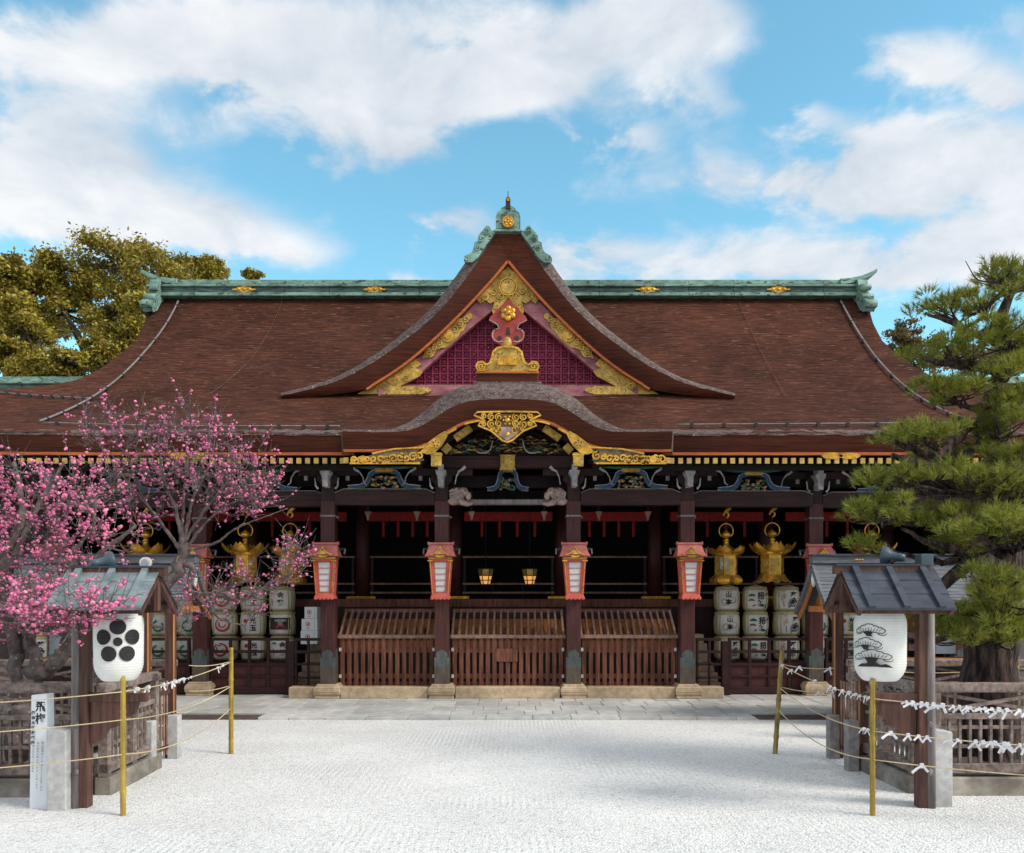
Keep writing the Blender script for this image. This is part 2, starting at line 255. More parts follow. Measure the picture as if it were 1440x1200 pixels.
# ------------------------------------------------------------------ mesh helpers
_ico = {}
def ico(sub):
    if sub not in _ico:
        bm = bmesh.new(); bmesh.ops.create_icosphere(bm, subdivisions=sub, radius=1)
        _ico[sub] = ([tuple(v.co) for v in bm.verts], [[v.index for v in f.verts] for f in bm.faces]); bm.free()
    return _ico[sub]
def catmull(pts, n):
    pts = [np.array(p, float) for p in pts]
    P = [2 * pts[0] - pts[1]] + pts + [2 * pts[-1] - pts[-2]]; out = []
    segs = len(pts) - 1
    for k in range(n + 1):
        u = k / n * segs; i = min(int(u), segs - 1); t = u - i
        a, b, c, d = P[i], P[i + 1], P[i + 2], P[i + 3]
        out.append(.5 * (2 * b + (c - a) * t + (2 * a - 5 * b + 4 * c - d) * t * t + (3 * b - a - 3 * c + d) * t ** 3))
    return out
class MB:
    def __init__(s): s.v = []; s.f = []; s.m = []; s.s = []; s.mats = []
    def mi(s, m):
        m = X_[m] if isinstance(m, str) else m
        if m not in s.mats: s.mats.append(m)
        return s.mats.index(m)
    def add(s, vs, fs, m, smooth=False):
        o = len(s.v); k = s.mi(m); s.v += [tuple(map(float, v)) for v in vs]
        for f in fs: s.f.append([i + o for i in f]); s.m.append(k); s.s.append(smooth)
    def hexa(s, p, m):   # eight corners: bottom four then top four
        s.add(p, [(3, 2, 1, 0), (4, 5, 6, 7), (0, 1, 5, 4), (1, 2, 6, 5), (2, 3, 7, 6), (3, 0, 4, 7)], m)
    def box(s, x0, x1, y0, y1, z0, z1, m):
        s.hexa([(x0, y0, z0), (x1, y0, z0), (x1, y1, z0), (x0, y1, z0), (x0, y0, z1), (x1, y0, z1), (x1, y1, z1), (x0, y1, z1)], m)
    def taper(s, c0, a0, b0, c1, a1, b1, m):   # rectangle a0 x b0 round c0 up to rectangle a1 x b1 round c1
        p = []
        for c, a, b in ((c0, a0, b0), (c1, a1, b1)):
            p += [(c[0] - a / 2, c[1] - b / 2, c[2]), (c[0] + a / 2, c[1] - b / 2, c[2]), (c[0] + a / 2, c[1] + b / 2, c[2]), (c[0] - a / 2, c[1] + b / 2, c[2])]
        s.hexa(p, m)
    def bar(s, p, q, w, h, m, up=(0, 0, 1)):
        p = Vector(p); q = Vector(q); d = (q - p).normalized(); u = Vector(up)
        if abs(d.dot(u)) > .98: u = Vector((0, 1, 0))
        sd = d.cross(u).normalized(); u = sd.cross(d)
        c = []
        for e in (p, q): c += [e - sd * w / 2 - u * h / 2, e + sd * w / 2 - u * h / 2, e + sd * w / 2 + u * h / 2, e - sd * w / 2 + u * h / 2]
        s.hexa(c, m)
    def tube(s, pts, rad, m, n=8, smooth=True):
        pts = [Vector(p) for p in pts]
        if not hasattr(rad, '__len__'): rad = [rad] * len(pts)
        vs = []; fs = []; ref = None
        for i, p in enumerate(pts):
            d = (pts[min(i + 1, len(pts) - 1)] - pts[max(i - 1, 0)])
            if d.length < 1e-9: d = Vector((0, 0, 1))
            d.normalize()
            if ref is None: ref = Vector((0, 0, 1)) if abs(d.z) < .9 else Vector((1, 0, 0))
            a = d.cross(ref).normalized(); b = a.cross(d).normalized(); ref = b
            for k in range(n):
                t = 2 * math.pi * k / n; vs.append(p + (a * math.cos(t) + b * math.sin(t)) * rad[i])
        for i in range(len(pts) - 1):
            for k in range(n):
                k2 = (k + 1) % n; fs.append((i * n + k, i * n + k2, (i + 1) * n + k2, (i + 1) * n + k))
        s.add(vs, fs, m, smooth)
        if n > 3:
            o = len(s.v) - len(vs); k_ = s.mi(m)
            s.f.append([o + k for k in range(n)][::-1]); s.m.append(k_); s.s.append(False)
            s.f.append([o + (len(pts) - 1) * n + k for k in range(n)]); s.m.append(k_); s.s.append(False)
    def lathe(s, prof, m, n=24, c=(0, 0, 0), smooth=True, sx=1, sy=1, ph=0):
        vs = []; fs = []
        for r, z in prof:
            for k in range(n):
                t = 2 * math.pi * k / n + ph; vs.append((c[0] + r * math.cos(t) * sx, c[1] + r * math.sin(t) * sy, c[2] + z))
        for i in range(len(prof) - 1):
            for k in range(n):
                k2 = (k + 1) % n; fs.append((i * n + k, i * n + k2, (i + 1) * n + k2, (i + 1) * n + k))
        if prof[0][0] > 1e-4: fs.append(tuple(range(n))[::-1])
        if prof[-1][0] > 1e-4: fs.append(tuple((len(prof) - 1) * n + k for k in range(n)))
        s.add(vs, fs, m, smooth)
    def prism(s, poly, y0, y1, m, smooth=False):   # polygon in x,z pushed through y
        n = len(poly); tri = tessellate_polygon([[Vector((x, z, 0)) for x, z in poly]])
        vs = [(x, y0, z) for x, z in poly] + [(x, y1, z) for x, z in poly]
        fs = [tuple(t) for t in tri] + [tuple(n + i for i in t[::-1]) for t in tri]
        fs += [(i, (i + 1) % n, n + (i + 1) % n, n + i) for i in range(n)]
        s.add(vs, fs, m, smooth)
    def strip(s, pts, w, y0, y1, m):   # ribbon in x,z pushed through y
        pts = [np.array(p, float) for p in pts]; n = len(pts); ww = w if hasattr(w, '__len__') else [w] * n
        vs = []
        for i, p in enumerate(pts):
            d = pts[min(i + 1, n - 1)] - pts[max(i - 1, 0)]; d = d / (np.linalg.norm(d) + 1e-9); q = np.array((-d[1], d[0])) * ww[i] / 2
            vs += [(p[0] + q[0], y0, p[1] + q[1]), (p[0] - q[0], y0, p[1] - q[1]), (p[0] - q[0], y1, p[1] - q[1]), (p[0] + q[0], y1, p[1] + q[1])]
        fs = [(0, 1, 2, 3), tuple((n - 1) * 4 + k for k in (3, 2, 1, 0))]
        for i in range(n - 1):
            a = i * 4; b = a + 4
            for k in range(4): fs.append((a + k, b + k, b + (k + 1) % 4, a + (k + 1) % 4))
        s.add(vs, fs, m)
    def sheet(s, grid, m, smooth=True, flip=False):
        r = len(grid); c = len(grid[0]); vs = [p for row in grid for p in row]; fs = []
        for i in range(r - 1):
            for j in range(c - 1):
                f = (i * c + j, i * c + j + 1, (i + 1) * c + j + 1, (i + 1) * c + j); fs.append(f[::-1] if flip else f)
        s.add(vs, fs, m, smooth)
    def ball(s, c, r, m, sub=1, smooth=True):
        v, f = ico(sub); r = r if hasattr(r, '__len__') else (r, r, r)
        s.add([(c[0] + a * r[0], c[1] + b * r[1], c[2] + d * r[2]) for a, b, d in v], f, m, smooth)
    def xf(s, mat):
        s.v = [tuple(mat @ Vector(v)) for v in s.v]; return s
    def mirror(s):   # add a copy mirrored in x
        n = len(s.v); s.v += [(-x, y, z) for x, y, z in s.v]
        for i in range(len(s.f)): s.f.append([k + n for k in s.f[i]][::-1]); s.m.append(s.m[i]); s.s.append(s.s[i])
        return s
WL = {}
def link(name, mb, parent=None, origin=(0, 0, 0), bevel=0, local=False):
    me = bpy.data.meshes.new(name)
    org = Vector(origin)
    if parent is not None and not local: org = WL.get(parent.name, Vector((0, 0, 0)))
    me.from_pydata([(v[0] - org[0], v[1] - org[1], v[2] - org[2]) for v in mb.v], [], mb.f)
    for m in mb.mats: me.materials.append(m)
    me.polygons.foreach_set('material_index', mb.m); me.polygons.foreach_set('use_smooth', mb.s); me.update()
    o = bpy.data.objects.new(name, me); COL.objects.link(o)
    if parent is not None: o.parent = parent; WL[o.name] = org
    else: o.location = org; WL[o.name] = org
    if bevel:
        b = o.modifiers.new('bevel', 'BEVEL'); b.width = bevel; b.segments = 1; b.limit_method = 'ANGLE'; b.angle_limit = R(50); b.use_clamp_overlap = True
    return o
def tag(o, label=None, cat=None, group=None, kind=None):
    if label: o['label'] = label
    if cat: o['category'] = cat
    if group: o['group'] = group
    if kind: o['kind'] = kind
    return o
def thing(name, label, cat, loc=(0, 0, 0), rz=0, group=None):
    o = bpy.data.objects.new(name, None); COL.objects.link(o); o.location = loc; o.rotation_euler = (0, 0, rz); o.empty_display_size = .2
    WL[o.name] = Vector(loc); return tag(o, label, cat, group)
def dup(o, loc=None, rz=None, label=None, group=None, parent=None):
    c = o.copy(); COL.objects.link(c)
    if parent is not None: c.parent = parent
    for ch in list(o.children): dup(ch, parent=c)
    if loc is not None: c.location = loc
    if rz is not None: c.rotation_euler = (0, 0, rz)
    if label: c['label'] = label
    if group: c['group'] = group
    return c
_tc = {}
def text2d(txt, size, bold=0.0):
    key = (txt, size, bold)
    if key not in _tc:
        cu = bpy.data.curves.new('t', 'FONT'); cu.body = txt; cu.size = size; cu.align_x = 'CENTER'; cu.align_y = 'CENTER'; cu.offset = bold; cu.resolution_u = 2
        o = bpy.data.objects.new('t', cu); COL.objects.link(o); bpy.context.view_layer.update()
        ev = o.evaluated_get(bpy.context.evaluated_depsgraph_get()); me = ev.to_mesh()
        _tc[key] = ([(v.co.x, v.co.y) for v in me.vertices], [list(p.vertices) for p in me.polygons])
        ev.to_mesh_clear(); bpy.data.objects.remove(o); bpy.data.curves.remove(cu)
    return _tc[key]
class Flat:      # two-dimensional artwork: shapes in u,v with a material, later laid on a surface
    def __init__(s): s.items = []
    def text(s, t, u, v, size, m, bold=0.0, sx=1.0):
        vs, fs = text2d(t, size, bold); s.items.append(([(u + a * sx, v + b) for a, b in vs], fs, m)); return s
    def disc(s, u, v, r, m, n=28, rings=4, sy=1.0):
        vs = [(u, v)]; fs = []
        for i in range(1, rings + 1):
            for k in range(n): t = 2 * math.pi * k / n; vs.append((u + r * i / rings * math.cos(t), v + sy * r * i / rings * math.sin(t)))
        for k in range(n): fs.append((0, 1 + k, 1 + (k + 1) % n))
        for i in range(rings - 1):
            for k in range(n): a = 1 + i * n; b = a + n; fs.append((a + k, b + k, b + (k + 1) % n, a + (k + 1) % n))
        s.items.append((vs, fs, m)); return s
    def line(s, pts, w, m):
        pts = [np.array(p, float) for p in pts]; n = len(pts); vs = []
        ww = w if hasattr(w, '__len__') else [w] * n
        for i, p in enumerate(pts):
            d = pts[min(i + 1, n - 1)] - pts[max(i - 1, 0)]; d = d / (np.linalg.norm(d) + 1e-9); q = np.array((-d[1], d[0])) * ww[i] / 2
            vs += [tuple(p + q), tuple(p - q)]
        s.items.append((vs, [(2 * i, 2 * i + 1, 2 * i + 3, 2 * i + 2) for i in range(n - 1)], m)); return s
    def poly(s, pts, m):
        tri = tessellate_polygon([[Vector((x, z, 0)) for x, z in pts]]); s.items.append((list(pts), [tuple(t) for t in tri], m)); return s
    def lay(s, fn, mb=None, lift=.0012):
        mb = mb or MB()
        for i, (vs, fs, m) in enumerate(s.items): mb.add([fn(u, v, i * lift) for u, v in vs], fs, m)
        return mb
def arc(cx, cz, r, a0, a1, n=12, rz=None): return [(cx + r * math.cos(R(a0 + (a1 - a0) * k / n)), cz + (rz or r) * math.sin(R(a0 + (a1 - a0) * k / n))) for k in range(n + 1)]
def spiral(cx, cz, r, turns=1.4, a0=0, sgn=1, n=16): return [(cx + r * (1 - .8 * k / n) * math.cos(a0 + sgn * 2 * math.pi * turns * k / n), cz + r * (1 - .8 * k / n) * math.sin(a0 + sgn * 2 * math.pi * turns * k / n)) for k in range(n + 1)]
def PX(px, Y): return (px - 720) * Y / 1200
def PZ(py, Y): return EYE + (845 - py) * Y / 1200
def P(px, py, Y): return (PX(px, Y), Y, PZ(py, Y))
# ------------------------------------------------------------------ ground
HX = -0.087
def ground():
    b = MB(); b.add([(-900, -60, 0), (900, -60, 0), (900, 1500, 0), (-900, 1500, 0)], [(0, 1, 2, 3)], 'gravel')
    tag(link('gravel_ground', b), kind='structure')
    b = MB()
    def rows(x0, x1, ys, ws):
        for i in range(len(ys) - 1):
            x = x0 - random.random() * ws[i] * .5
            while x < x1:
                w = ws[i] * random.uniform(.85, 1.2); a = max(x, x0); c = min(x + w, x1)
                if x1 - c < .12: c = x1; x = x1
                if c - a > .05: b.box(a + .005, c - .005, ys[i] + .005, ys[i + 1] - .005, -.1, .05 + random.uniform(-.004, .004), 'paving')
                x += w
    rows(-4.3, 4.13, [14.42, 14.80], [.70])
    rows(-4.3, 4.13, [14.80, 15.34, 16.05, 16.72, 17.5], [.42, .46, .44, .46])
    rows(4.13, 9.5, [14.98, 15.5, 16.15, 16.9, 17.8, 18.5], [.47] * 5); rows(-9.5, -4.3, [14.98, 15.5, 16.15, 16.9, 17.8, 18.5], [.47] * 5)
    tag(link('stone_pavement', b, bevel=.006), kind='structure')
    b = MB(); b.box(-9.4, 9.4, 15.0, 31, -.1, .036, 'granite_dark'); b.box(-4.2, 4.05, 14.45, 15.05, -.1, .036, 'granite_dark'); tag(link('pavement_bed', b), kind='structure')
    b = MB()
    for a, c in ((-9.5, -4.34), (4.20, 9.5)):
        for i in range(7): y = 14.47 + i * .073; b.box(a, c, y, y + .052, -.05, .02 + random.uniform(0, .006), 'grate')
        b.box(a, c, 14.46, 14.97, -.06, -.012, 'black')
    tag(link('drain_strip', b), kind='structure')
ground()

# ------------------------------------------------------------------ the shrine hall
def Fz(Y):
    t = (23.5 - Y) / 7.2; return 10.42 - 5.2 * (1.5 * t - .5 * t * t)
def interp(x, xs, ys): return float(np.interp(x, xs, ys))
HALL = thing('shrine_hall', 'long shrine hall with brown bark roof, painted triangular gable, curved porch eave and dark pillars', 'shrine hall', (HX, 17.4, 0))
def hpart(name, mb, parent=None, bevel=0):   # built round the hall's own centre line
    mb.v = [(x + HX, y, z) for x, y, z in mb.v]
    return link(name, mb, parent or HALL, bevel=bevel)
def hall_roof():
    # main slope: narrower upper gable part, spreading skirt below
    ts = [0, .05, .1, .15, .2, .25, .3, .35, .4, .45, .5, .53, .56, .58, .6, .63, .68, .74, .8, .86, .92, .96, 1]
    xe = lambda t: interp(t, [0, .12, .25, .42, .5, .55, .58, .60, .63, 1], [9.95, 9.6, 9.5, 9.75, 10.05, 10.6, 11.6, 13, 16, 16.5])
    b = MB(); us = np.linspace(-1, 1, 61); g = []
    for t in ts:
        Y = 23.5 - 7.2 * t; row = []
        for u in us:
            x = u * xe(t); z = Fz(Y)
            row.append((x, Y, z + .012 * math.sin(x * 1.7 + t * 5) * t + .10 * max(0, abs(x) - 7.5) ** 2 / 40 * t))
        g.append(row)
    vs = [p for row in g for p in row]; nc = len(us); fs = []
    for i in range(len(ts) - 1):
        for j in range(nc - 1):
            q = (i * nc + j, i * nc + j + 1, (i + 1) * nc + j + 1, (i + 1) * nc + j)
            if min(vs[k][1] for k in q) < 17.05 and max(abs(vs[k][0]) for k in q) < 2.75: continue
            fs.append(q)
    b.add(vs, fs, 'bark', True)
    # verge faces of the upper part and the rear slope
    for sgn in (1, -1):
        vg = []
        for t in ts[:14]:
            Y = 23.5 - 7.2 * t; x = sgn * xe(t); vg.append([(x, Y, Fz(Y)), (x - sgn * .12, Y, Fz(Y) - .42)])
        b.sheet(vg, 'fascia', flip=sgn < 0)
        b.add([(sgn * 9.3, 19.4, 6.5), (sgn * 9.3, 27.6, 6.5), (sgn * 9.3, 23.5, 10.3)], [(0, 1, 2)], 'dark')
    b.sheet([[(x, 23.5, 10.42), (x, 26.5, 8.0), (x, 31, 5.2)] for x in (-9.9, 0, 9.9)], 'bark')
    roof = hpart('main_roof', b)
    # eave thickness: worn lip, layered face, red strip
    lip = MB(); f = MB(); s = MB()
    def eave_z(x): return 5.22 + .10 * max(0, abs(x) - 7.5) ** 2 / 40
    for xs in (np.arange(-16.4, -2.95, .12), np.arange(2.98, 16.41, .12)):
        n = len(xs); g = []; lip = MB(); f = MB(); s = MB()
        for dz, dy in ((.045, .30), (.012, .05), (-.012, -.02), (-.045, -.005)):
            g.append([(x, 16.3 + dy + (random.uniform(-.02, .01) if dy < .1 else 0), (eave_z(x) if dy < .1 else Fz(16.6) + .004) + (dz if dy < .1 else .01) + random.uniform(-.014, .014)) for x in xs])
        lip.sheet(g, 'bark_edge')
        f.sheet([[(x, 16.3, eave_z(x) - .03) for x in xs], [(x, 16.33, eave_z(x) - .2) for x in xs], [(x, 16.42, 4.87 + eave_z(x) - 5.22) for x in xs]], 'fascia')
        for i in range(n - 1):
            a, c = xs[i], xs[i + 1]; za = eave_z(a) - 5.22; s.box(a, c, 16.41, 16.52, 4.822 + za, 4.875 + za, 'eave_strip')
        hpart('eave_lip', lip, roof); hpart('eave_face', f, roof); hpart('eave_strip', s, roof)
    s = MB()
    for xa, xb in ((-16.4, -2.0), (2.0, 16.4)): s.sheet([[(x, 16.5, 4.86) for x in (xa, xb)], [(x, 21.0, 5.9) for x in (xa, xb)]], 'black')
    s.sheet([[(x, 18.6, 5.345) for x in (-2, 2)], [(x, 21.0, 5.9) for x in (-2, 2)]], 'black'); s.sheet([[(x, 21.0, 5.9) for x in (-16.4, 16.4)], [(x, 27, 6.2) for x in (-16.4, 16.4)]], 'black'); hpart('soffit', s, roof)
    # ridge
    rd = MB()
    for z0, z1, d, m in ((10.28, 10.37, .40, 'patina'), (10.37, 10.53, .33, 'patina_dark'), (10.53, 10.58, .42, 'patina'), (10.58, 10.62, .36, 'patina_dark'), (10.62, 10.75, .30, 'patina')):
        x = -9.75
        while x < 9.7:
            w = min(1.22, 9.75 - x); rd.box(x, x + w - .004, 23.5 - d, 23.5 + d, z0, z1, m); x += 1.22
    ridge = hpart('main_ridge', rd, HALL, bevel=.012)
    for sgn in (-1, 1):
        e = MB()
        g = []
        for k in range(9):
            u = k / 8; x = sgn * (9.0 + .98 * u); z = 10.75 + .26 * u ** 2.2; h = .15 - .07 * u; g.append([(x, 23.12, z - h), (x, 23.12, z + .01), (x, 23.88, z + .01), (x, 23.88, z - h), (x, 23.12, z - h)])
        e.sheet(g, 'patina', smooth=False); e.box(sgn * 9.0 - .01, sgn * 9.0 + .01, 23.1, 23.9, 10.62, 10.76, 'patina')
        # scrolled end board, stepped out in three lobes
        pr = [(23.2, 10.72), (23.05, 10.70), (22.98, 10.50), (22.95, 10.30), (22.80, 10.22), (22.70, 10.05), (22.55, 9.98), (22.45, 9.80), (22.62, 9.68), (22.85, 9.80), (23.1, 10.1), (23.5, 10.3), (23.9, 10.3), (23.9, 10.72)]
        q = MB(); q.prism(pr, 0, .30, 'patina')
        q.v = [(sgn * (9.42 + y * .85), x, z) for x, y, z in q.v]
        e.v += []; o = len(e.v); e.v += q.v; k0 = e.mi('patina')
        for f_ in q.f: e.f.append([i + o for i in f_]); e.m.append(k0); e.s.append(False)
        for yy, zz, r in ((22.84, 10.10, .09), (22.62, 9.84, .10), (22.99, 10.42, .08)):
            e.tube([(sgn * 9.40, yy - .12, zz), (sgn * 9.70, yy - .12, zz)], r, 'patina', n=10)
        hpart('ridge_end', e, ridge, bevel=.01)
    for px in (343, 527, 911, 1095):
        x = PX(px, 23.1) - HX; g = MB(); pts = []
        for k in range(40):
            a = 2 * math.pi * k / 40; r = 1 + .22 * math.cos(6 * a); pts.append((x + .27 * r * math.cos(a), 10.45 + .08 * (1 + .15 * math.cos(8 * a)) * math.sin(a)))
        g.prism(pts, 23.10, 23.165, 'gold')
        for dx in (-.15, 0, .15): g.ball((x + dx, 23.10, 10.45), (.06, .03, .05), 'gold')
        hpart('ridge_crest', g, ridge)
    # cables lying on the bark
    def cable(pts, r, m, name='roof_cable'):
        c = MB(); q = catmull(pts, 40); v = []
        for i, p in enumerate(q):
            Y = min(p[1], 23.2); v.append((p[0], Y, Fz(Y) + .05 + r))
        c.tube(v, r, m, n=5)
        for i in (range(2, 40, 4) if m == 'cable' else ()): c.box(v[i][0] - .03, v[i][0] + .03, v[i][1] - .03, v[i][1] + .03, v[i][2] - .07, v[i][2] + .02, 'iron')
        hpart(name, c, roof)
    def onroof(px, py):   # the roof point seen there
        lo_, hi_ = 16.3, 23.4
        for _ in range(40):
            mid = (lo_ + hi_) / 2
            if 845 - (Fz(mid) - EYE) * 1200 / mid > py: lo_ = mid
            else: hi_ = mid
        return (PX(px, lo_) - HX, lo_, 0)
    cable([onroof(*q) for q in ((254, 421), (232, 462), (200, 503), (160, 542), (125, 566), (92, 583), (55, 598))], .026, 'cable')
    cable([onroof(*q) for q in ((1179, 421), (1200, 460), (1230, 505), (1265, 542), (1300, 568), (1330, 584), (1372, 598))], .026, 'cable')
    cable([onroof(*q) for q in ((398, 423), (380, 465), (355, 505), (325, 535), (295, 558))], .006, 'bark_edge')
    cable([onroof(*q) for q in ((1038, 423), (1060, 475), (1085, 525), (1105, 560))], .006, 'bark_edge')
    cable([onroof(*q) for q in ((60, 599), (200, 603), (360, 604), (478, 604))], .016, 'cable', 'eave_cable')
    cable([onroof(*q) for q in ((-30, 553), (50, 560), (125, 564))], .013, 'cable', 'eave_cable')
    cable([onroof(*q) for q in ((950, 602), (1100, 601), (1240, 600), (1370, 599))], .016, 'cable', 'eave_cable')
    return roof
hall_roof()
def porch_eave():
    # the undulating porch eave
    z_ = lambda y, s=75.95: 2.02 + (845 - y) / s
    k1 = lambda x: interp(abs(x), [0, .62, .85, 1.01, 1.33, 1.54, 1.76, 2.03, 2.5, 3.06], [z_(v) for v in (561, 563, 567, 572, 587, 598, 605, 608, 608, 607)])
    k0 = lambda x: interp(abs(x), [0, .4, .71, .97, 1.15, 1.37, 1.59, 1.86, 2.5, 3.06], [z_(v) for v in (585, 585.6, 588.5, 597, 605, 617, 625, 629, 631, 631)])
    k2 = lambda x: interp(abs(x), [0, .6, .92, 1.19, 1.42, 1.60, 1.79, 1.97, 2.4, 3.06], [z_(v, 73.2) for v in (541, 542.5, 547, 557, 570, 583, 593, 601, 615, 640)])
    def smooth(fn, x): return sum(fn(x + d) for d in (-.12, -.06, 0, .06, .12)) / 5
    K1, K0, K2 = (lambda x: smooth(k1, x)), (lambda x: smooth(k0, x)), (lambda x: smooth(k2, x))
    xs = np.linspace(-3.06, 3.06, 71)
    b = MB(); g = []
    for Y in (16.34, 16.7, 17.2, 17.8, 18.4, 18.9):
        g.append([(x, Y, max(K2(x), Fz(max(Y, 16.3)) + .02)) for x in xs])
    b.sheet(g[::-1], 'bark')
    pr = hpart('porch_roof', b)
    v = MB(); g = []
    for k in range(6):
        u = k / 5; row = []
        for x in xs:
            zt = max(K2(x), Fz(16.34) + .02); a = u * math.pi / 2
            row.append((x, 15.8 + .54 * (1 - math.cos(a)) + random.uniform(-.008, .008), K1(x) + (zt - K1(x)) * math.sin(a) + random.uniform(-.006, .006)))
        g.append(row)
    v.sheet(g[::-1], 'bark_edge'); hpart('porch_verge', v, pr)
    f = MB(); f.sheet([[(x, 15.80, K1(x) + .005) for x in xs], [(x, 15.84, (K1(x) + K0(x)) / 2) for x in xs], [(x, 15.93, K0(x)) for x in xs]], 'fascia')
    for sgn in (1, -1): f.add([(sgn * 3.06, 15.8, K1(3.06)), (sgn * 3.21, 16.45, K1(3.06) + .06), (sgn * 3.20, 16.5, K0(3.06)), (sgn * 3.06, 15.93, K0(3.06))], [(0, 1, 2, 3)], 'bark_edge')
    hpart('porch_eave_face', f, pr)
    s = MB()
    pts = [(x, K0(x) - .012) for x in xs]; s.strip(pts, .05, 15.925, 16.02, 'eave_strip'); hpart('porch_eave_strip', s, pr)
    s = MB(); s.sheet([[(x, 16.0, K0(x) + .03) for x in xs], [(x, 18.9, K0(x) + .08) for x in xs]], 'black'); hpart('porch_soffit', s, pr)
    # ridge box of the porch and its gilt end board
    r = MB(); r.box(-.62, .62, 16.28, 18.6, 5.9, 6.16, 'bark_edge'); r.box(-.66, .66, 16.24, 18.6, 6.10, 6.19, 'bark_edge'); r.box(-.58, .58, 16.30, 18.6, 6.19, 6.38, 'fascia'); r.box(-.60, .60, 16.27, 18.6, 6.355, 6.40, 'eave_strip')
    rb = hpart('porch_ridge', r, pr, bevel=.012)
    g = MB(); z0 = 6.40
    half = [(0, 0), (.30, 0), (.42, .02), (.56, .01), (.595, .09), (.56, .165), (.47, .175), (.41, .12), (.33, .15), (.29, .26), (.27, .36), (.2, .43), (.1, .46), (0, .465)]
    poly = [(x, z0 + z) for x, z in half] + [(-x, z0 + z) for x, z in half[::-1][1:-1]]
    g.prism(poly, 16.30, 16.42, 'gold_dull')
    g.strip([(x, z0 + z) for x, z in half[2:]], .04, 16.26, 16.31, 'gold'); g.strip([(-x, z0 + z) for x, z in half[2:]], .04, 16.26, 16.31, 'gold')
    g.prism([(.19 * math.cos(a) , z0 + .17 + .14 * math.sin(a)) for a in np.linspace(-.4, math.pi + .4, 20)], 16.25, 16.30, 'gold')
    for sx in (-1, 1): g.strip(spiral(sx * .5, z0 + .09, .07, 1.2, 0, sx), .025, 16.26, 16.3, 'gold')
    g.ball((0, 16.36, z0 + .56), (.085, .06, .12), 'gold_dull', 2); g.ball((0, 16.36, z0 + .46), (.12, .07, .04), 'patina', 2)
    hpart('ridge_end_board', g, rb)
    return K0
K0 = porch_eave()
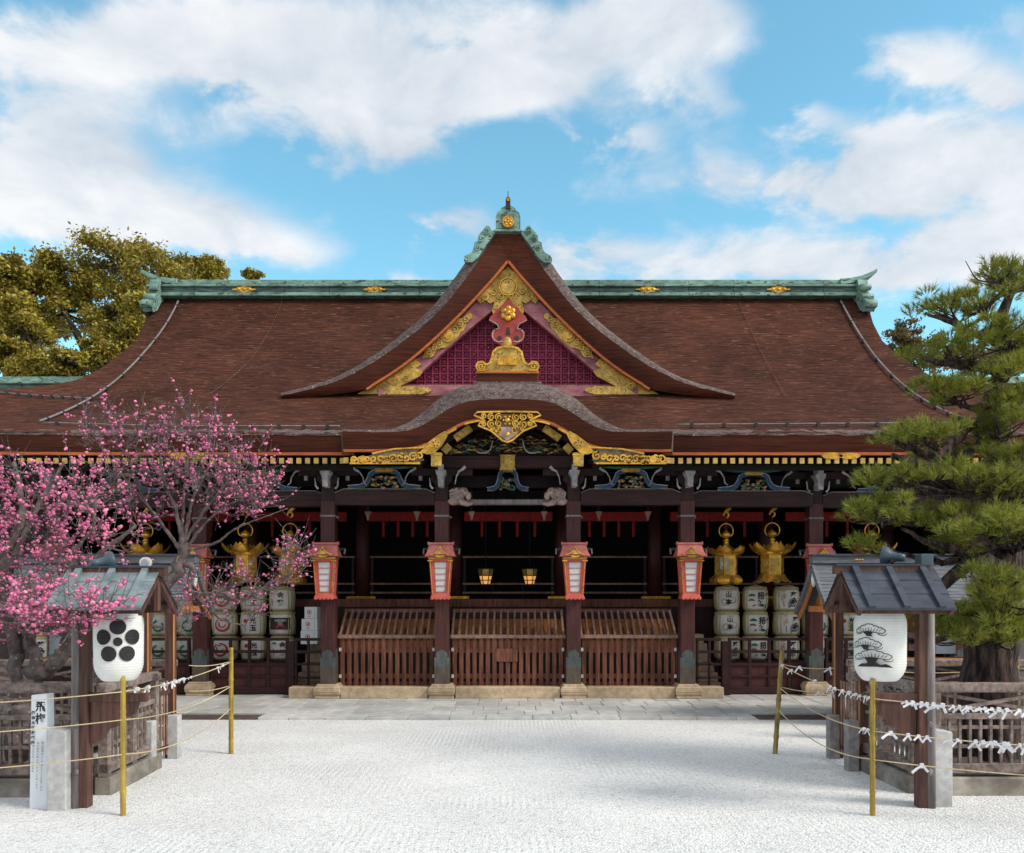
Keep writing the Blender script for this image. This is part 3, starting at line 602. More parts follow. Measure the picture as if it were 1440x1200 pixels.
def big_gable():
    Yg = 18.8
    outer = [(.25, 10.12), (.85, 9.23), (1.63, 8.29), (2.73, 7.43), (3.5, 6.98), (4.1, 6.75), (5.0, 6.53)]
    inner = [(0, 9.57), (.40, 9.10), (1.16, 8.29), (2.1, 7.43), (2.9, 6.88), (3.39, 6.66), (5.0, 6.46)]
    N = 48; O = catmull(outer, N); I = catmull(inner, N)
    root = None
    roof = MB(); ver = MB(); fas = MB(); stp = MB(); sof = MB()
    for sg in (1, -1):
        nrm = []
        for i in range(N + 1):
            d = O[min(i + 1, N)] - O[max(i - 1, 0)]; d /= np.linalg.norm(d); nrm.append(np.array((-d[1], d[0])))
        off = [.40 * (1 - .55 * i / N) for i in range(N + 1)]
        C = [O[i] + nrm[i] * off[i] for i in range(N + 1)]
        g = [[(sg * C[i][0], Yg + .75, C[i][1]) for i in range(N + 1)], [(sg * C[i][0], 23.45, C[i][1]) for i in range(N + 1)]]
        roof.sheet(g, 'bark', flip=sg > 0)
        g = []
        for k in range(6):
            a = k / 5 * math.pi / 2; row = []
            for i in range(N + 1):
                p = O[i] + (C[i] - O[i]) * math.sin(a); row.append((sg * p[0], Yg + .75 * (1 - math.cos(a)) + random.uniform(-.006, .006), p[1] + random.uniform(-.008, .008)))
            g.append(row)
        ver.sheet(g, 'bark_edge', flip=sg > 0)
        g = [[(sg * O[i][0], Yg, O[i][1]) for i in range(N + 1)], [(sg * (O[i][0] + I[i][0]) / 2, Yg + .03, (O[i][1] + I[i][1]) / 2) for i in range(N + 1)], [(sg * I[i][0], Yg + .12, I[i][1]) for i in range(N + 1)]]
        fas.sheet(g, 'fascia', flip=sg < 0)
        nI = 38
        stp.strip([(sg * I[i][0], I[i][1] - .015) for i in range(nI)], .05, Yg + .11, Yg + .20, 'eave_strip')
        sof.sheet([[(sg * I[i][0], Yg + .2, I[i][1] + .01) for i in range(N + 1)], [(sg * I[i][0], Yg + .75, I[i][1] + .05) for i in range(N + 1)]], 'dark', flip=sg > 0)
    fas.add([(-.25, Yg, 10.12), (.25, Yg, 10.12), (0, Yg + .12, 9.57)], [(0, 2, 1)], 'fascia')
    top = [(-.25, 10.12), (.25, 10.12)]
    ver.add([(-.25, Yg, 10.12), (.25, Yg, 10.12), (.54, Yg + .75, 10.36), (-.54, Yg + .75, 10.36)], [(0, 1, 2, 3)], 'bark_edge')
    roof.add([(-.58, Yg + .75, 10.36), (.58, Yg + .75, 10.36), (.58, 23.4, 10.36), (-.58, 23.4, 10.36)], [(0, 1, 2, 3)], 'bark')
    gr = hpart('gable_roof', roof); hpart('gable_verge', ver, gr); hpart('gable_face', fas, gr); hpart('gable_strip', stp, gr); hpart('gable_soffit', sof, gr)
    # gable wall: lattice with a boss on each crossing
    def inside(x, z, mrg=0.0):
        for i in range(N):
            if I[i][0] <= abs(x) <= I[i + 1][0]: return z < I[i][1] - .25 - mrg
        return False
    w = MB(); tri = [(3.5, 6.45)] + [(I[i][0], I[i][1] - .04) for i in range(36, 0, -3)] + [(0, 9.45)]
    w.prism([(x, z) for x, z in tri] + [(-x, z) for x, z in tri[::-1][1:]], 19.50, 19.6, 'maroon')
    stp_ = .172
    for i in range(-16, 17):
        x = i * stp_; zt = interp(abs(x), [p[0] for p in I], [p[1] for p in I]) - .3
        if zt > 6.72: w.box(x - .019, x + .019, 19.42, 19.52, 6.68, zt, 'maroon')
        k = 0
        while 6.68 + k * stp_ < zt:
            z = 6.68 + k * stp_
            w.box(x - stp_ / 2, x + stp_ / 2, 19.435, 19.51, z - .017, z + .017, 'maroon') if inside(x, z, .05) else None
            zc = z + stp_ / 2; xc = x + stp_ / 2
            if inside(xc, zc, .12) and abs(xc) < 2.8:
                t = random.uniform(.8, 1.15); 
                for a in (45, 135): c_, s_ = math.cos(R(a)) * .062 * t, math.sin(R(a)) * .062 * t; w.bar((xc - c_, 19.47, zc - s_), (xc + c_, 19.47, zc + s_), .03, .05, 'maroon', up=(0, 1, 0))
                w.ball((xc, 19.455, zc), (.03, .03, .03), 'maroon', 1)
            k += 1
    wall = hpart('gable_lattice', w, gr)
    # bargeboards
    lowc = catmull([(0, 8.82), (.385, 8.50), (1.02, 7.98), (1.82, 7.26), (2.25, 6.93), (2.9, 6.64)], N)
    up_ = [np.array((I[i][0], I[i][1] - .03)) for i in range(N + 1)]
    for sg in (1, -1):
        bb = MB(); sel = [i for i in range(N + 1) if I[i][0] <= 3.40]; n = len(sel)
        g0 = [];
        for k in range(n):
            u = up_[sel[k]]; l = lowc[int(round(k / (n - 1) * N))]; g0.append((u, l))
        vs = []; fs = []
        for u, l in g0: vs += [(sg * u[0], 19.14, u[1]), (sg * l[0], 19.14, l[1]), (sg * l[0], 19.30, l[1]), (sg * u[0], 19.30, u[1])]
        for k in range(n - 1):
            for q in range(4): fs.append((4 * k + q, 4 * k + 4 + q, 4 * k + 4 + (q + 1) % 4, 4 * k + (q + 1) % 4))
        fs += [(0, 1, 2, 3), tuple(4 * (n - 1) + q for q in (3, 2, 1, 0))]
        bb.add(vs, fs, 'pink')
        bb.strip([(sg * l[0], l[1] + .03) for u, l in g0], .06, 19.11, 19.15, 'pink')
        board = hpart('bargeboard', bb, gr)
        # gilt plates: middle and foot
        m = MB()
        c = np.array((1.36, 7.94)); d = np.array((.74, -.67)); d /= np.linalg.norm(d); q = np.array((-d[1], d[0]))
        pts = []
        for k in range(48):
            a = 2 * math.pi * k / 48; L_ = .74 * math.cos(a); W_ = (.17 if abs(math.cos(a)) < .35 else .13 + .05 * math.cos(9 * a)) * math.sin(a); p = c + d * L_ + q * W_; pts.append((sg * p[0], p[1]))
        m.prism(pts, 19.09, 19.13, 'gold_dull')
        m.tube([(sg * c[0], 19.05, c[1]), (sg * c[0], 19.10, c[1])], .145, 'gold_dull', n=16); m.tube([(sg * c[0], 19.03, c[1]), (sg * c[0], 19.06, c[1])], .08, 'gold', n=12)
        for e in (-1, 1):
            for f_ in (.24, .40, .56):
                p = c + d * e * f_; m.strip([(sg * a, z) for a, z in spiral(p[0], p[1], .075, 1.3, e, e)], .026, 19.05, 19.10, 'gold_dull')
        hpart('bargeboard_plate', m, board)
        m = MB(); m.prism([(sg * x, z) for x, z in ((3.37, 6.64), (2.05, 7.43), (1.94, 7.30), (2.08, 7.22), (1.90, 7.16), (1.98, 7.04), (2.2, 6.93), (2.75, 6.64))], 19.08, 19.13, 'gold_dull')
        m.strip([(sg * 3.2, 6.70), (sg * 2.3, 7.21)], .03, 19.05, 19.09, 'gold'); m.strip([(sg * 2.2, 6.68), (sg * 2.75, 6.95)], .022, 19.05, 19.09, 'gold_dull')
        for px_, pz_ in ((2.5, 6.92), (2.75, 6.80), (2.28, 6.98)): m.strip([(sg * a, z) for a, z in spiral(px_, pz_, .08, 1.3)], .024, 19.05, 19.09, 'gold_dull')
        hpart('bargeboard_foot', m, board)
        m = MB(); m.prism([(sg * x, z) for x, z in ((2.85, 6.62), (1.95, 6.62), (1.78, 6.66), (1.70, 6.71), (1.78, 6.76), (1.95, 6.80), (2.6, 6.80))], 19.02, 19.055, 'gold_dull'); hpart('tie_beam_end', m, board)
    m = MB(); m.box(-2.9, 2.9, 19.06, 19.40, 6.52, 6.79, 'pink'); m.box(-2.45, 2.45, 19.16, 19.44, 6.82, 6.87, 'pink'); m.box(-2.6, 2.6, 19.12, 19.4, 6.785, 6.82, 'saisen_light'); hpart('gable_tie_beam', m, gr)
    # gilt apex plate
    m = MB(); half = [(0, 9.50), (.72, 8.80), (.62, 8.66), (.50, 8.74), (.40, 8.66), (.30, 8.72), (.36, 8.50), (.30, 8.36), (.12, 8.62)]
    m.prism([(x, z) for x, z in half] + [(0, 8.80)] + [(-x, z) for x, z in half[::-1][:-1]], 19.07, 19.12, 'gold_dull')
    m.tube([(0, 19.03, 9.03), (0, 19.08, 9.03)], .16, 'gold_dull', n=20); m.strip(arc(0, 9.03, .19, 0, 360, 28), .028, 19.02, 19.08, 'gold')
    for sg in (1, -1):
        for x, z, r in ((.32, 8.92, .09), (.50, 8.80, .075), (.16, 8.82, .08), (.25, 8.60, .07)): m.strip([(sg * a, c) for a, c in spiral(x, z, r, 1.3, 0, sg)], .024, 19.03, 19.08, 'gold_dull')
    hpart('gable_apex_plate', m, gr)
    # red pendant with a gilt flower
    m = MB(); half = [(0, 8.74), (.40, 8.34), (.42, 8.26), (.22, 8.16), (.20, 8.08), (.30, 8.06), (.37, 8.0), (.34, 7.82), (.22, 7.74), (.10, 7.70), (0, 7.62)]
    m.prism([(x, z) for x, z in half] + [(-x, z) for x, z in half[::-1][1:-1]], 19.00, 19.09, 'red')
    pen = hpart('gable_pendant', m, gr)
    m = MB()
    for sg in (1, -1):
        m.strip([(sg * a, c) for a, c in arc(.20, 7.93, .15, -120, 60, 14)], .03, 18.975, 19.01, 'cream'); m.prism([(sg * a, c) for a, c in arc(.19, 7.86, .055, 0, 330, 12)], 18.985, 19.005, 'ink_night')
        m.strip([(sg * a, c) for a, c in ((.42, 8.27), (.24, 8.17), (.2, 8.07), (.3, 8.05))], .025, 18.975, 19.01, 'cream')
    m.prism([(-.05, 7.94), (.05, 7.94), (.03, 8.10), (-.03, 8.10)], 18.985, 19.005, 'ink_night'); hpart('pendant_edging', m, pen)
    m = MB()
    for k in range(6): a = R(60 * k + 30); m.ball((.11 * math.cos(a), 18.97, 8.41 + .11 * math.sin(a)), (.075, .045, .075), 'gold', 2)
    m.ball((0, 18.94, 8.41), (.07, .06, .07), 'gold', 2); hpart('pendant_flower', m, pen)
    # green copper crown above the gable
    m = MB(); half = [(0, 10.13), (.27, 10.13), (.27, 10.42), (.24, 10.52), (.17, 10.57), (.15, 10.62), (.06, 10.66), (0, 10.66)]
    m.prism([(x, z) for x, z in half] + [(-x, z) for x, z in half[::-1][1:-1]], 18.70, 18.95, 'patina')
    m.box(-.27, .27, 18.75, 23.0, 10.14, 10.48, 'patina'); m.box(-.14, .14, 18.68, 18.71, 10.16, 10.50, 'patina_dark'); m.box(-.31, .31, 18.66, 18.97, 10.10, 10.15, 'patina')
    cr = hpart('gable_ridge', m, gr, bevel=.012)
    for sg in (1, -1):
        m = MB(); wing = [(.27, 10.14), (.36, 10.14), (.41, 10.24), (.48, 10.25), (.52, 10.18), (.60, 10.10), (.655, 10.02), (.66, 9.92), (.74, 9.88), (.755, 9.76), (.80, 9.66), (.92, 9.60), (.97, 9.52), (.93, 9.45), (.80, 9.44), (.66, 9.55), (.5, 9.80), (.30, 10.06)]
        m.prism([(sg * x, z) for x, z in wing], 18.72, 18.86, 'patina')
        for x, z, r in ((.46, 10.12, .075), (.58, 9.96, .08), (.66, 9.76, .07), (.90, 9.53, .055)): m.strip([(sg * a, c) for a, c in spiral(x, z, r, 1.4, 1, sg)], .026, 18.685, 18.73, 'patina')
        hpart('ridge_wing', m, cr)
    m = MB(); m.tube([(0, 18.64, 10.30), (0, 18.69, 10.30)], .125, 'gold', n=24)
    m.strip(arc(0, 10.30, .115, 0, 360, 30), .02, 18.625, 18.65, 'gold')
    for k in range(5): a = R(90 + 72 * k); m.ball((.065 * math.cos(a), 18.635, 10.30 + .065 * math.sin(a)), (.035, .02, .035), 'gold')
    m.ball((0, 18.635, 10.3), (.03, .02, .03), 'gold'); hpart('ridge_medallion', m, cr)
    m = MB(); m.box(-.052, .052, 18.66, 18.9, 10.60, 10.80, 'iron'); m.tube([(0, 18.66, 10.80), (0, 18.9, 10.80)], .052, 'iron', n=12); m.tube([(0, 18.78, 10.84), (0, 18.78, 11.03)], .009, 'iron', n=5)
    for k in range(5): a = R(90 + 72 * k); m.ball((.024 * math.cos(a), 18.655, 10.79 + .024 * math.sin(a)), (.017, .01, .017), 'gold')
    hpart('ridge_finial', m, cr)
big_gable()
POSTS = [(-9.45, 17.9), (-6.42, 17.9), (-3.64, 17.4), (-1.334, 17.4), (1.334, 17.4), (3.64, 17.4), (6.42, 17.9), (9.45, 17.9)]
def frame():
    # front pillars, each with stone base, copper shoe and band
    p = MB(); p.box(-.145, .145, -.145, .145, .30, 4.05, 'pillar'); pil = None
    for x, y in POSTS:
        if pil is None:
            pil = link('pillar', p, HALL, local=True, bevel=.012)
            s = MB(); s.taper((0, 0, .05), .5, .5, (0, 0, .10), .5, .5, 'tan')
            prof = [(.50, .105), (.545, .17), (.54, .25), (.46, .30), (.40, .335)]
            for i in range(len(prof) - 1): s.taper((0, 0, prof[i][1]), prof[i][0], prof[i][0], (0, 0, prof[i + 1][1]), prof[i + 1][0], prof[i + 1][0], 'tan')
            link('base_stone', s, pil, local=True, bevel=.012)
            c = MB(); c.box(-.150, .150, -.150, .150, .33, .74, 'shoe_low'); c.box(-.152, .152, -.152, .152, .66, .80, 'shoe')
            hp = [(-.15, .80), (.15, .80), (.15, .88), (.09, .87), (.12, .92), (.10, .98), (.05, 1.01), (0, 1.03), (-.05, 1.01), (-.10, .98), (-.12, .92), (-.09, .87), (-.15, .88)]
            c.prism(hp, -.152, -.146, 'shoe')
            q = MB(); q.prism(hp, -.152, -.146, 'shoe'); q.xf(Matrix.Rotation(R(90), 4, 'Z')); c.add(q.v, q.f, 'shoe')
            q = MB(); q.prism(hp, -.152, -.146, 'shoe'); q.xf(Matrix.Rotation(R(-90), 4, 'Z')); c.add(q.v, q.f, 'shoe')
            link('copper_shoe', c, pil, local=True)
            k = MB(); k.box(-.153, .153, -.153, .153, 3.72, 3.755, 'post_grey'); k.box(.15, .19, -.05, .05, 3.70, 3.735, 'post_grey'); link('band', k, pil, local=True)
            pil.location = (x, y - 17.4, 0)
        else: dup(pil, loc=(x, y - 17.4, 0), parent=HALL)
    # sills between the posts
    s = MB()
    for a, c in ((-4.42, -3.9), (-3.38, -1.6), (-1.06, 1.06), (1.6, 3.38), (3.9, 4.36)): s.box(a, c, 17.2, 17.55, .045, .275, 'tan')
    hpart('stone_sill', s, bevel=.015)
    # tie beams over the bays
    def beam(name, a, c, y, z0, z1, d=.26, m='darkh'):
        b = MB(); b.box(a, c, y - d / 2, y + d / 2, z0, z1, m); return hpart(name, b, bevel=.02)
    for a, c, y in ((-9.3, -6.56, 17.9), (-6.28, -3.78, 17.7), (-3.5, -1.48, 17.4), (1.48, 3.5, 17.4), (3.78, 6.28, 17.7), (6.56, 9.3, 17.9)):
        b = MB(); h = [(a, 3.96), (c, 3.96), (c, 4.20), (c - .18, 4.275), (a + .18, 4.275), (a, 4.20)]; b.prism(h, y - .14, y + .14, 'darkh')
        b.strip([(a, 4.205), (a + .18, 4.28), (c - .18, 4.28), (c, 4.205)], .016, y - .155, y - .14, 'post_grey'); hpart('tie_beam', b)
    beam('centre_beam', -1.19, 1.19, 17.4, 3.975, 4.08, .2, 'post_grey')
    beam('rainbow_beam', -1.5, 1.5, 17.3, 4.70, 4.95, .28)
    g = MB(); g.box(-.145, .145, 17.10, 17.17, 4.66, 4.94, 'gold_dull'); g.box(-.16, .16, 17.12, 17.17, 4.65, 4.67, 'gold'); g.box(-.16, .16, 17.12, 17.17, 4.93, 4.95, 'gold'); hpart('beam_plate', g)
    beam('wall_plate', -9.5, 9.5, 18.0, 4.40, 4.66, .2, 'black')
    # post heads and block brackets
    for x, y in POSTS:
        b = MB(); b.box(x - .13, x + .13, y - .13, y + .13, 4.05, 4.35, 'dark'); b.taper((x, y, 4.35), .22, .22, (x, y, 4.45), .42, .36, 'dark'); b.box(x - .21, x + .21, y - .18, y + .18, 4.45, 4.56, 'dark'); b.box(x - .62, x + .62, y - .09, y + .09, 4.56, 4.70, 'dark')
        for dx in (-.5, 0, .5): b.box(x + dx - .12, x + dx + .12, y - .12, y + .12, 4.70, 4.80, 'dark')
        hpart('bracket_set', b)
        k = MB(); yy = y - .40
        k.prism([(x - .05, 4.73), (x + .055, 4.73), (x + .055, 4.62), (x + .10, 4.62), (x + .10, 4.56), (x + .065, 4.50), (x + .055, 4.38), (x + .05, 4.30), (x - .05, 4.30), (x - .055, 4.38), (x - .065, 4.50), (x - .10, 4.56), (x - .10, 4.62), (x - .05, 4.62)], yy, yy + .28, 'whitewash'); hpart('bracket_nose', k, bevel=.008)
    # frog-leg struts, painted
    def strut(x, y, z0, w, h, kind):
        b = MB(); sc = lambda pts, s=1: [(x + s * px * w, z0 + pz * h) for px, pz in pts]
        leg = [(.14, 1.0), (.30, .96), (.40, .82), (.45, .5), (.53, .25), (.66, .13), (.85, .09), (1.0, .06)]
        for sg in (1, -1):
            L_ = sc(leg, sg); b.strip(L_, [.05, .075, .085, .09, .095, .08, .05, .03], y - .09, y + .05, 'blue'); b.strip([(a + sg * .02, c + .036) for a, c in L_], .012, y - .10, y - .085, 'whitewash'); b.strip([(a - sg * .03, c - .04) for a, c in L_[2:]], .014, y - .10, y - .085, 'green')
            b.prism(sc([(.68, .0), (1.02, .0), (1.0, .12), (.85, .16)], sg), y - .085, y + .03, 'whitewash')
        b.box(x - .12 * w * 2.1, x + .12 * w * 2.1, y - .11, y + .08, z0 + h * .98, z0 + h * 1.18, 'gold_dull')
        b.prism(sc([(-.9, 1.30), (.9, 1.30), (.35, 1.15), (-.35, 1.15)]), y - .07, y + .03, 'green')
        o = hpart('frog_leg_strut', b)
        c = MB(); r_ = random.Random(kind)
        for k in range(46):
            u = r_.uniform(-.36, .36) * w; v = r_.uniform(.04, .72) * h
            c.ball((x + u, y - .03 + r_.uniform(-.03, .02), z0 + v), (r_.uniform(.02, .06), .035, r_.uniform(.015, .04)), r_.choice(['carved', 'carved', 'gold_dull', 'green', 'cream']), 1)
        hpart('strut_carving', c, o)
    for x, y in ((-2.49, 17.3), (2.49, 17.3)): strut(x, y, 4.285, .72, .34, int(x * 7) + 40)
    for x, y in ((-5.05, 17.6), (5.05, 17.6), (-8, 17.8), (8, 17.8)): strut(x, y, 4.285, .72, .32, int(x * 5) + 60)
    strut(0, 17.75, 4.30, .42, .40, 9)
    # pale painted edges of bracket arms
    def edge(*args):
        e = MB(); e.strip(*args); hpart('bracket_edging', e)
    for x, y in POSTS[1:-1]:
        for sg in (1, -1):
            if abs(x) < 2 and sg * x < 0: continue
            edge([(x + sg * (.52 + a), 4.70 - c * .95) for a, c in [(0.0, 0), (.06, .05), (.10, .07), (.14, .10), (.20, .20), (.22, .32), (.28, .37)]], [.05, .045, .04, .025, .02, .018, .012], y - .2, y - .17, 'whitewash')
            edge([(x + sg * (.17 + a), 4.27 + c) for a, c in ((0, 0), (.05, .06), (.06, .16), (.07, .22))], [.045, .03, .02, .012], y - .25, y - .22, 'whitewash')
            k = MB(); k.box(x + sg * .42 - .035, x + sg * .42 + .035, y - .24, y - .2, 4.44, 4.53, 'post_grey'); hpart('bracket_block', k)
    for sg in (1, -1): edge([(sg * (.85 - a), 4.72 - c) for a, c in ((0, .0), (-.06, .06), (-.13, .10), (-.18, .20), (-.21, .36))], [.06, .05, .035, .02, .015], 17.15, 17.19, 'whitewash')
    # carved beast heads on the centre posts
    for sg in (1, -1):
        b = MB(); cx = sg * 1.0; r_ = random.Random(3)
        b.ball((sg * 1.02, 17.28, 4.17), (.17, .13, .15), 'cream', 2); b.ball((sg * .90, 17.26, 4.22), (.11, .10, .10), 'cream', 2); b.ball((sg * .80, 17.25, 4.14), (.065, .07, .09), 'cream', 2)
        b.tube([(sg * .98, 17.27, 4.08), (sg * .90, 17.25, 4.0), (sg * .80, 17.23, 3.965), (sg * .70, 17.22, 3.985)], [.08, .065, .045, .02], 'cream', n=8)
        b.ball((sg * 1.1, 17.3, 4.03), (.12, .12, .08), 'cream', 2)
        for k in range(26): a = r_.uniform(0, 6.28); q = r_.uniform(.03, .13); b.ball((sg * 1.04 + q * math.cos(a), 17.165, 4.18 + q * math.sin(a)), (.03, .03, .026), 'cream', 1)
        for k in range(5): b.strip([(sg * a, c) for a, c in spiral(1.12 - .05 * k, 4.06 + .05 * (k % 3), .03, 1.2)], .01, 17.15, 17.18, 'whitewash')
        b.ball((sg * .86, 17.17, 4.24), .018, 'ink'); hpart('beast_head', b)
    # rafters with gilt ends
    r1 = MB(); r1.bar((0, -.95, 4.715), (0, 2.3, 5.2), .08, .10, 'black')
    r1.box(-.044, .044, -.985, -.945, 4.66, 4.765, 'gold_tip')
    proto = None; xs = [-9.36 + .167 * i for i in range(113)]
    xs = [x for x in xs if abs(x) > 1.55]
    for x in xs:
        dy = -.5 if abs(x) < 3.05 else 0; dz = -.075 if abs(x) < 3.05 else 0
        if proto is None:
            proto = link('rafter', r1, HALL, local=True); proto.location = (x, dy, dz)
        else:
            c = proto.copy(); COL.objects.link(c); c.location = (x, dy, dz)
    b = MB(); b.box(-9.4, -3.06, 16.8, 16.92, 4.60, 4.70, 'black'); b.box(3.06, 9.4, 16.8, 16.92, 4.60, 4.70, 'black'); hpart('rafter_beam', b)
    # gilt fittings under the eave
    def filigree(name, cx, cz, w, h, y, sgn=1, flat_top=True):
        b = MB(); b.prism([(cx + px * w, cz + pz * h) for px, pz in ((-.5, -.30), (-.40, -.12), (-.30, -.05), (-.18, .12), (-.05, .28), (.5, .5), (.40, .22), (.46, .02), (.5, -.18), (.42, -.34), (-.3, -.38))][::1] if sgn > 0 else [(cx - px * w, cz + pz * h) for px, pz in ((-.5, -.30), (-.40, -.12), (-.30, -.05), (-.18, .12), (-.05, .28), (.5, .5), (.40, .22), (.46, .02), (.5, -.18), (.42, -.34), (-.3, -.38))], y + .02, y + .035, 'carved')
        for k in range(11):
            u = -.44 + .088 * k; zc = -.16 + .30 * max(0, u + .2) * random.uniform(.3, 1); r = h * random.uniform(.16, .25)
            b.strip(spiral(cx + sgn * u * w, cz + zc * h, r, 1.3, random.uniform(0, 6), random.choice((1, -1))), h * .085, y - .005, y + .025, 'gold')
        b.strip([(cx + sgn * u * w, cz - .36 * h) for u in (-.5, .45)], h * .09, y - .005, y + .025, 'gold')
        b.strip([(cx + sgn * u * w, cz + v * h) for u, v in ((-.2, .14), (.1, .38), (.5, .46))], h * .08, y - .005, y + .025, 'gold')
        b.tube([(cx - sgn * .32 * w, y - .02, cz - .16 * h), (cx - sgn * .32 * w, y + .02, cz - .16 * h)], h * .19, 'gold', n=14)
        return hpart(name, b)
    filigree('gilt_filigree', PX(545, 15.95) - HX, PZ(643, 15.95), 1.38, .36, 15.86, 1); filigree('gilt_filigree', PX(884, 15.95) - HX, PZ(643, 15.95), 1.38, .36, 15.86, -1)
    for px in (268, 1180):
        b = MB(); x = PX(px, 16.5) - HX; z = 4.83
        for d in (-.17, .17): b.prism([(x + d + .20 * math.cos(a) * (1 + .06 * math.cos(8 * a)), z - .025 + .062 * math.sin(a)) for a in np.linspace(0, 2 * math.pi, 25)[:-1]], 16.40, 16.43, 'gold')
        hpart('eave_plate', b)
    # central pendant of the curved eave
    b = MB(); cz = PZ(585, 15.95); half = [(0, .06), (.56, .05), (.62, -.01), (.5, -.06), (.42, -.10), (.50, -.14), (.54, -.20), (.44, -.24), (.30, -.30), (.2, -.38), (.1, -.47), (0, -.51)]
    b.prism([(x, cz + z) for x, z in half] + [(-x, cz + z) for x, z in half[::-1][1:-1]], 15.90, 15.92, 'carved')
    b.strip([(x, cz + z) for x, z in half], .03, 15.85, 15.905, 'gold'); b.strip([(-x, cz + z) for x, z in half], .03, 15.85, 15.905, 'gold')
    for sg in (1, -1):
        for x, z, r in ((.16, -.05, .075), (.30, -.04, .07), (.43, -.02, .055), (.16, -.16, .07), (.30, -.18, .08), (.43, -.17, .05), (.15, -.29, .07), (.27, -.25, .05)): b.strip([(sg * a, cz + c) for a, c in spiral(x, z, r, 1.5, 2, sg)], .022, 15.85, 15.905, 'gold')
    b.prism([(x, cz + z) for x, z in ((-.30, -.22), (.30, -.22), (.18, -.36), (0, -.48), (-.18, -.36))], 15.875, 15.905, 'cream')
    for sg in (1, -1): b.strip([(sg * a, cz + c) for a, c in spiral(.17, -.28, .065, 1.4, 0, sg)], .016, 15.85, 15.88, 'gold')
    b.ball((0, 15.87, cz - .10), (.05, .03, .05), 'gold', 2)
    for k in range(6): a = R(60 * k); b.ball((.075 * math.cos(a), 15.875, cz - .10 + .075 * math.sin(a)), (.03, .02, .03), 'gold', 1)
    b.ball((0, 15.86, cz - .36), (.045, .03, .045), 'gold', 2); hpart('eave_pendant', b)
    # gilt corner fittings of the curved bargeboard
    for sg in (1, -1):
        b = MB(); cx = sg * 1.325; cz = PZ(629, 15.95)
        for k in range(4):
            pass
        d = np.array((.62, .62)); 
        pts = [(cx + sg * a, cz + c) for a, c in ((.30, -.10), (.16, -.14), (.04, -.12), (-.10, .02), (-.17, .14), (-.22, .24), (-.16, .27), (-.04, .20), (.10, .10), (.20, .0))]
        b.prism(pts, 15.88, 15.92, 'gold'); b.strip(pts, .02, 15.86, 15.90, 'gold_dull')
        b.tube([(cx, 15.83, cz + .05), (cx, 15.89, cz + .05)], .085, 'gold', n=16)
        for k in range(5): a = R(72 * k + 18); b.ball((cx + .05 * math.cos(a), 15.83, cz + .05 + .05 * math.sin(a)), (.022, .015, .022), 'carved')
        b.box(cx - .095, cx + .095, 15.90, 16.0, cz - .36, cz - .11, 'gold_dull'); b.box(cx - .11, cx + .11, 15.89, 16.0, cz - .16, cz - .13, 'gold')
        hpart('bargeboard_fitting', b)
        st = MB(); q = [(sg * x, K0(x) - .055) for x in np.linspace(.95, 1.65, 14)]; st.strip(q, .045, 15.90, 15.94, 'gold')
        q = [(sg * x, K0(x) - .045) for x in np.linspace(0, .8, 12)]; st.strip(q, .035, 15.90, 15.94, 'gold'); hpart('gilt_edge', st)
        g = MB(); g.bar((sg * 1.0, 16.3, 5.11), (sg * .70, 16.3, 5.32), .13, .11, 'gold_dull', up=(0, 1, 0)); g.bar((sg * 1.22, 16.3, 4.86), (sg * 1.10, 16.3, 4.98), .13, .11, 'gold_dull', up=(0, 1, 0)); g.strip([(sg * x, 4.85 + .62 * math.cos(x / 1.45 * 1.45)) for x in np.linspace(.2, 1.35, 14)], .05, 16.34, 16.5, 'dark'); hpart('curved_rafter', g)
    # dark carving within the curve
    c = MB(); r_ = random.Random(11); c.prism([(x, 4.95 + .55 * (1 - (x / 1.4) ** 2)) for x in np.linspace(-1.35, 1.35, 16)] + [(1.35, 4.93), (-1.35, 4.93)], 17.2, 17.3, 'black')
    for k in range(230):
        x = r_.uniform(-1.15, 1.15); z = 4.98 + r_.uniform(0, .38) * (1 - (x / 1.3) ** 2); L_ = r_.uniform(.05, .13); a = r_.uniform(-.8, .8)
        c.tube([(x - L_ * math.cos(a), 17.17, z - L_ * math.sin(a) * .5), (x, 17.12, z + .02), (x + L_ * math.cos(a), 17.17, z + L_ * math.sin(a) * .4)], [.008, r_.uniform(.014, .026), .006], r_.choice(['carved', 'carved', 'gold_dull', 'green', 'darkh', 'darkh']), n=5)
    for sg in (1, -1): c.strip([(sg * x, z) for x, z in ((.30, 5.22), (.34, 5.05), (.42, 4.98), (.55, 4.975), (.62, 5.0))], [.02, .022, .024, .02, .01], 17.06, 17.1, 'whitewash')
    hpart('porch_carving', c)
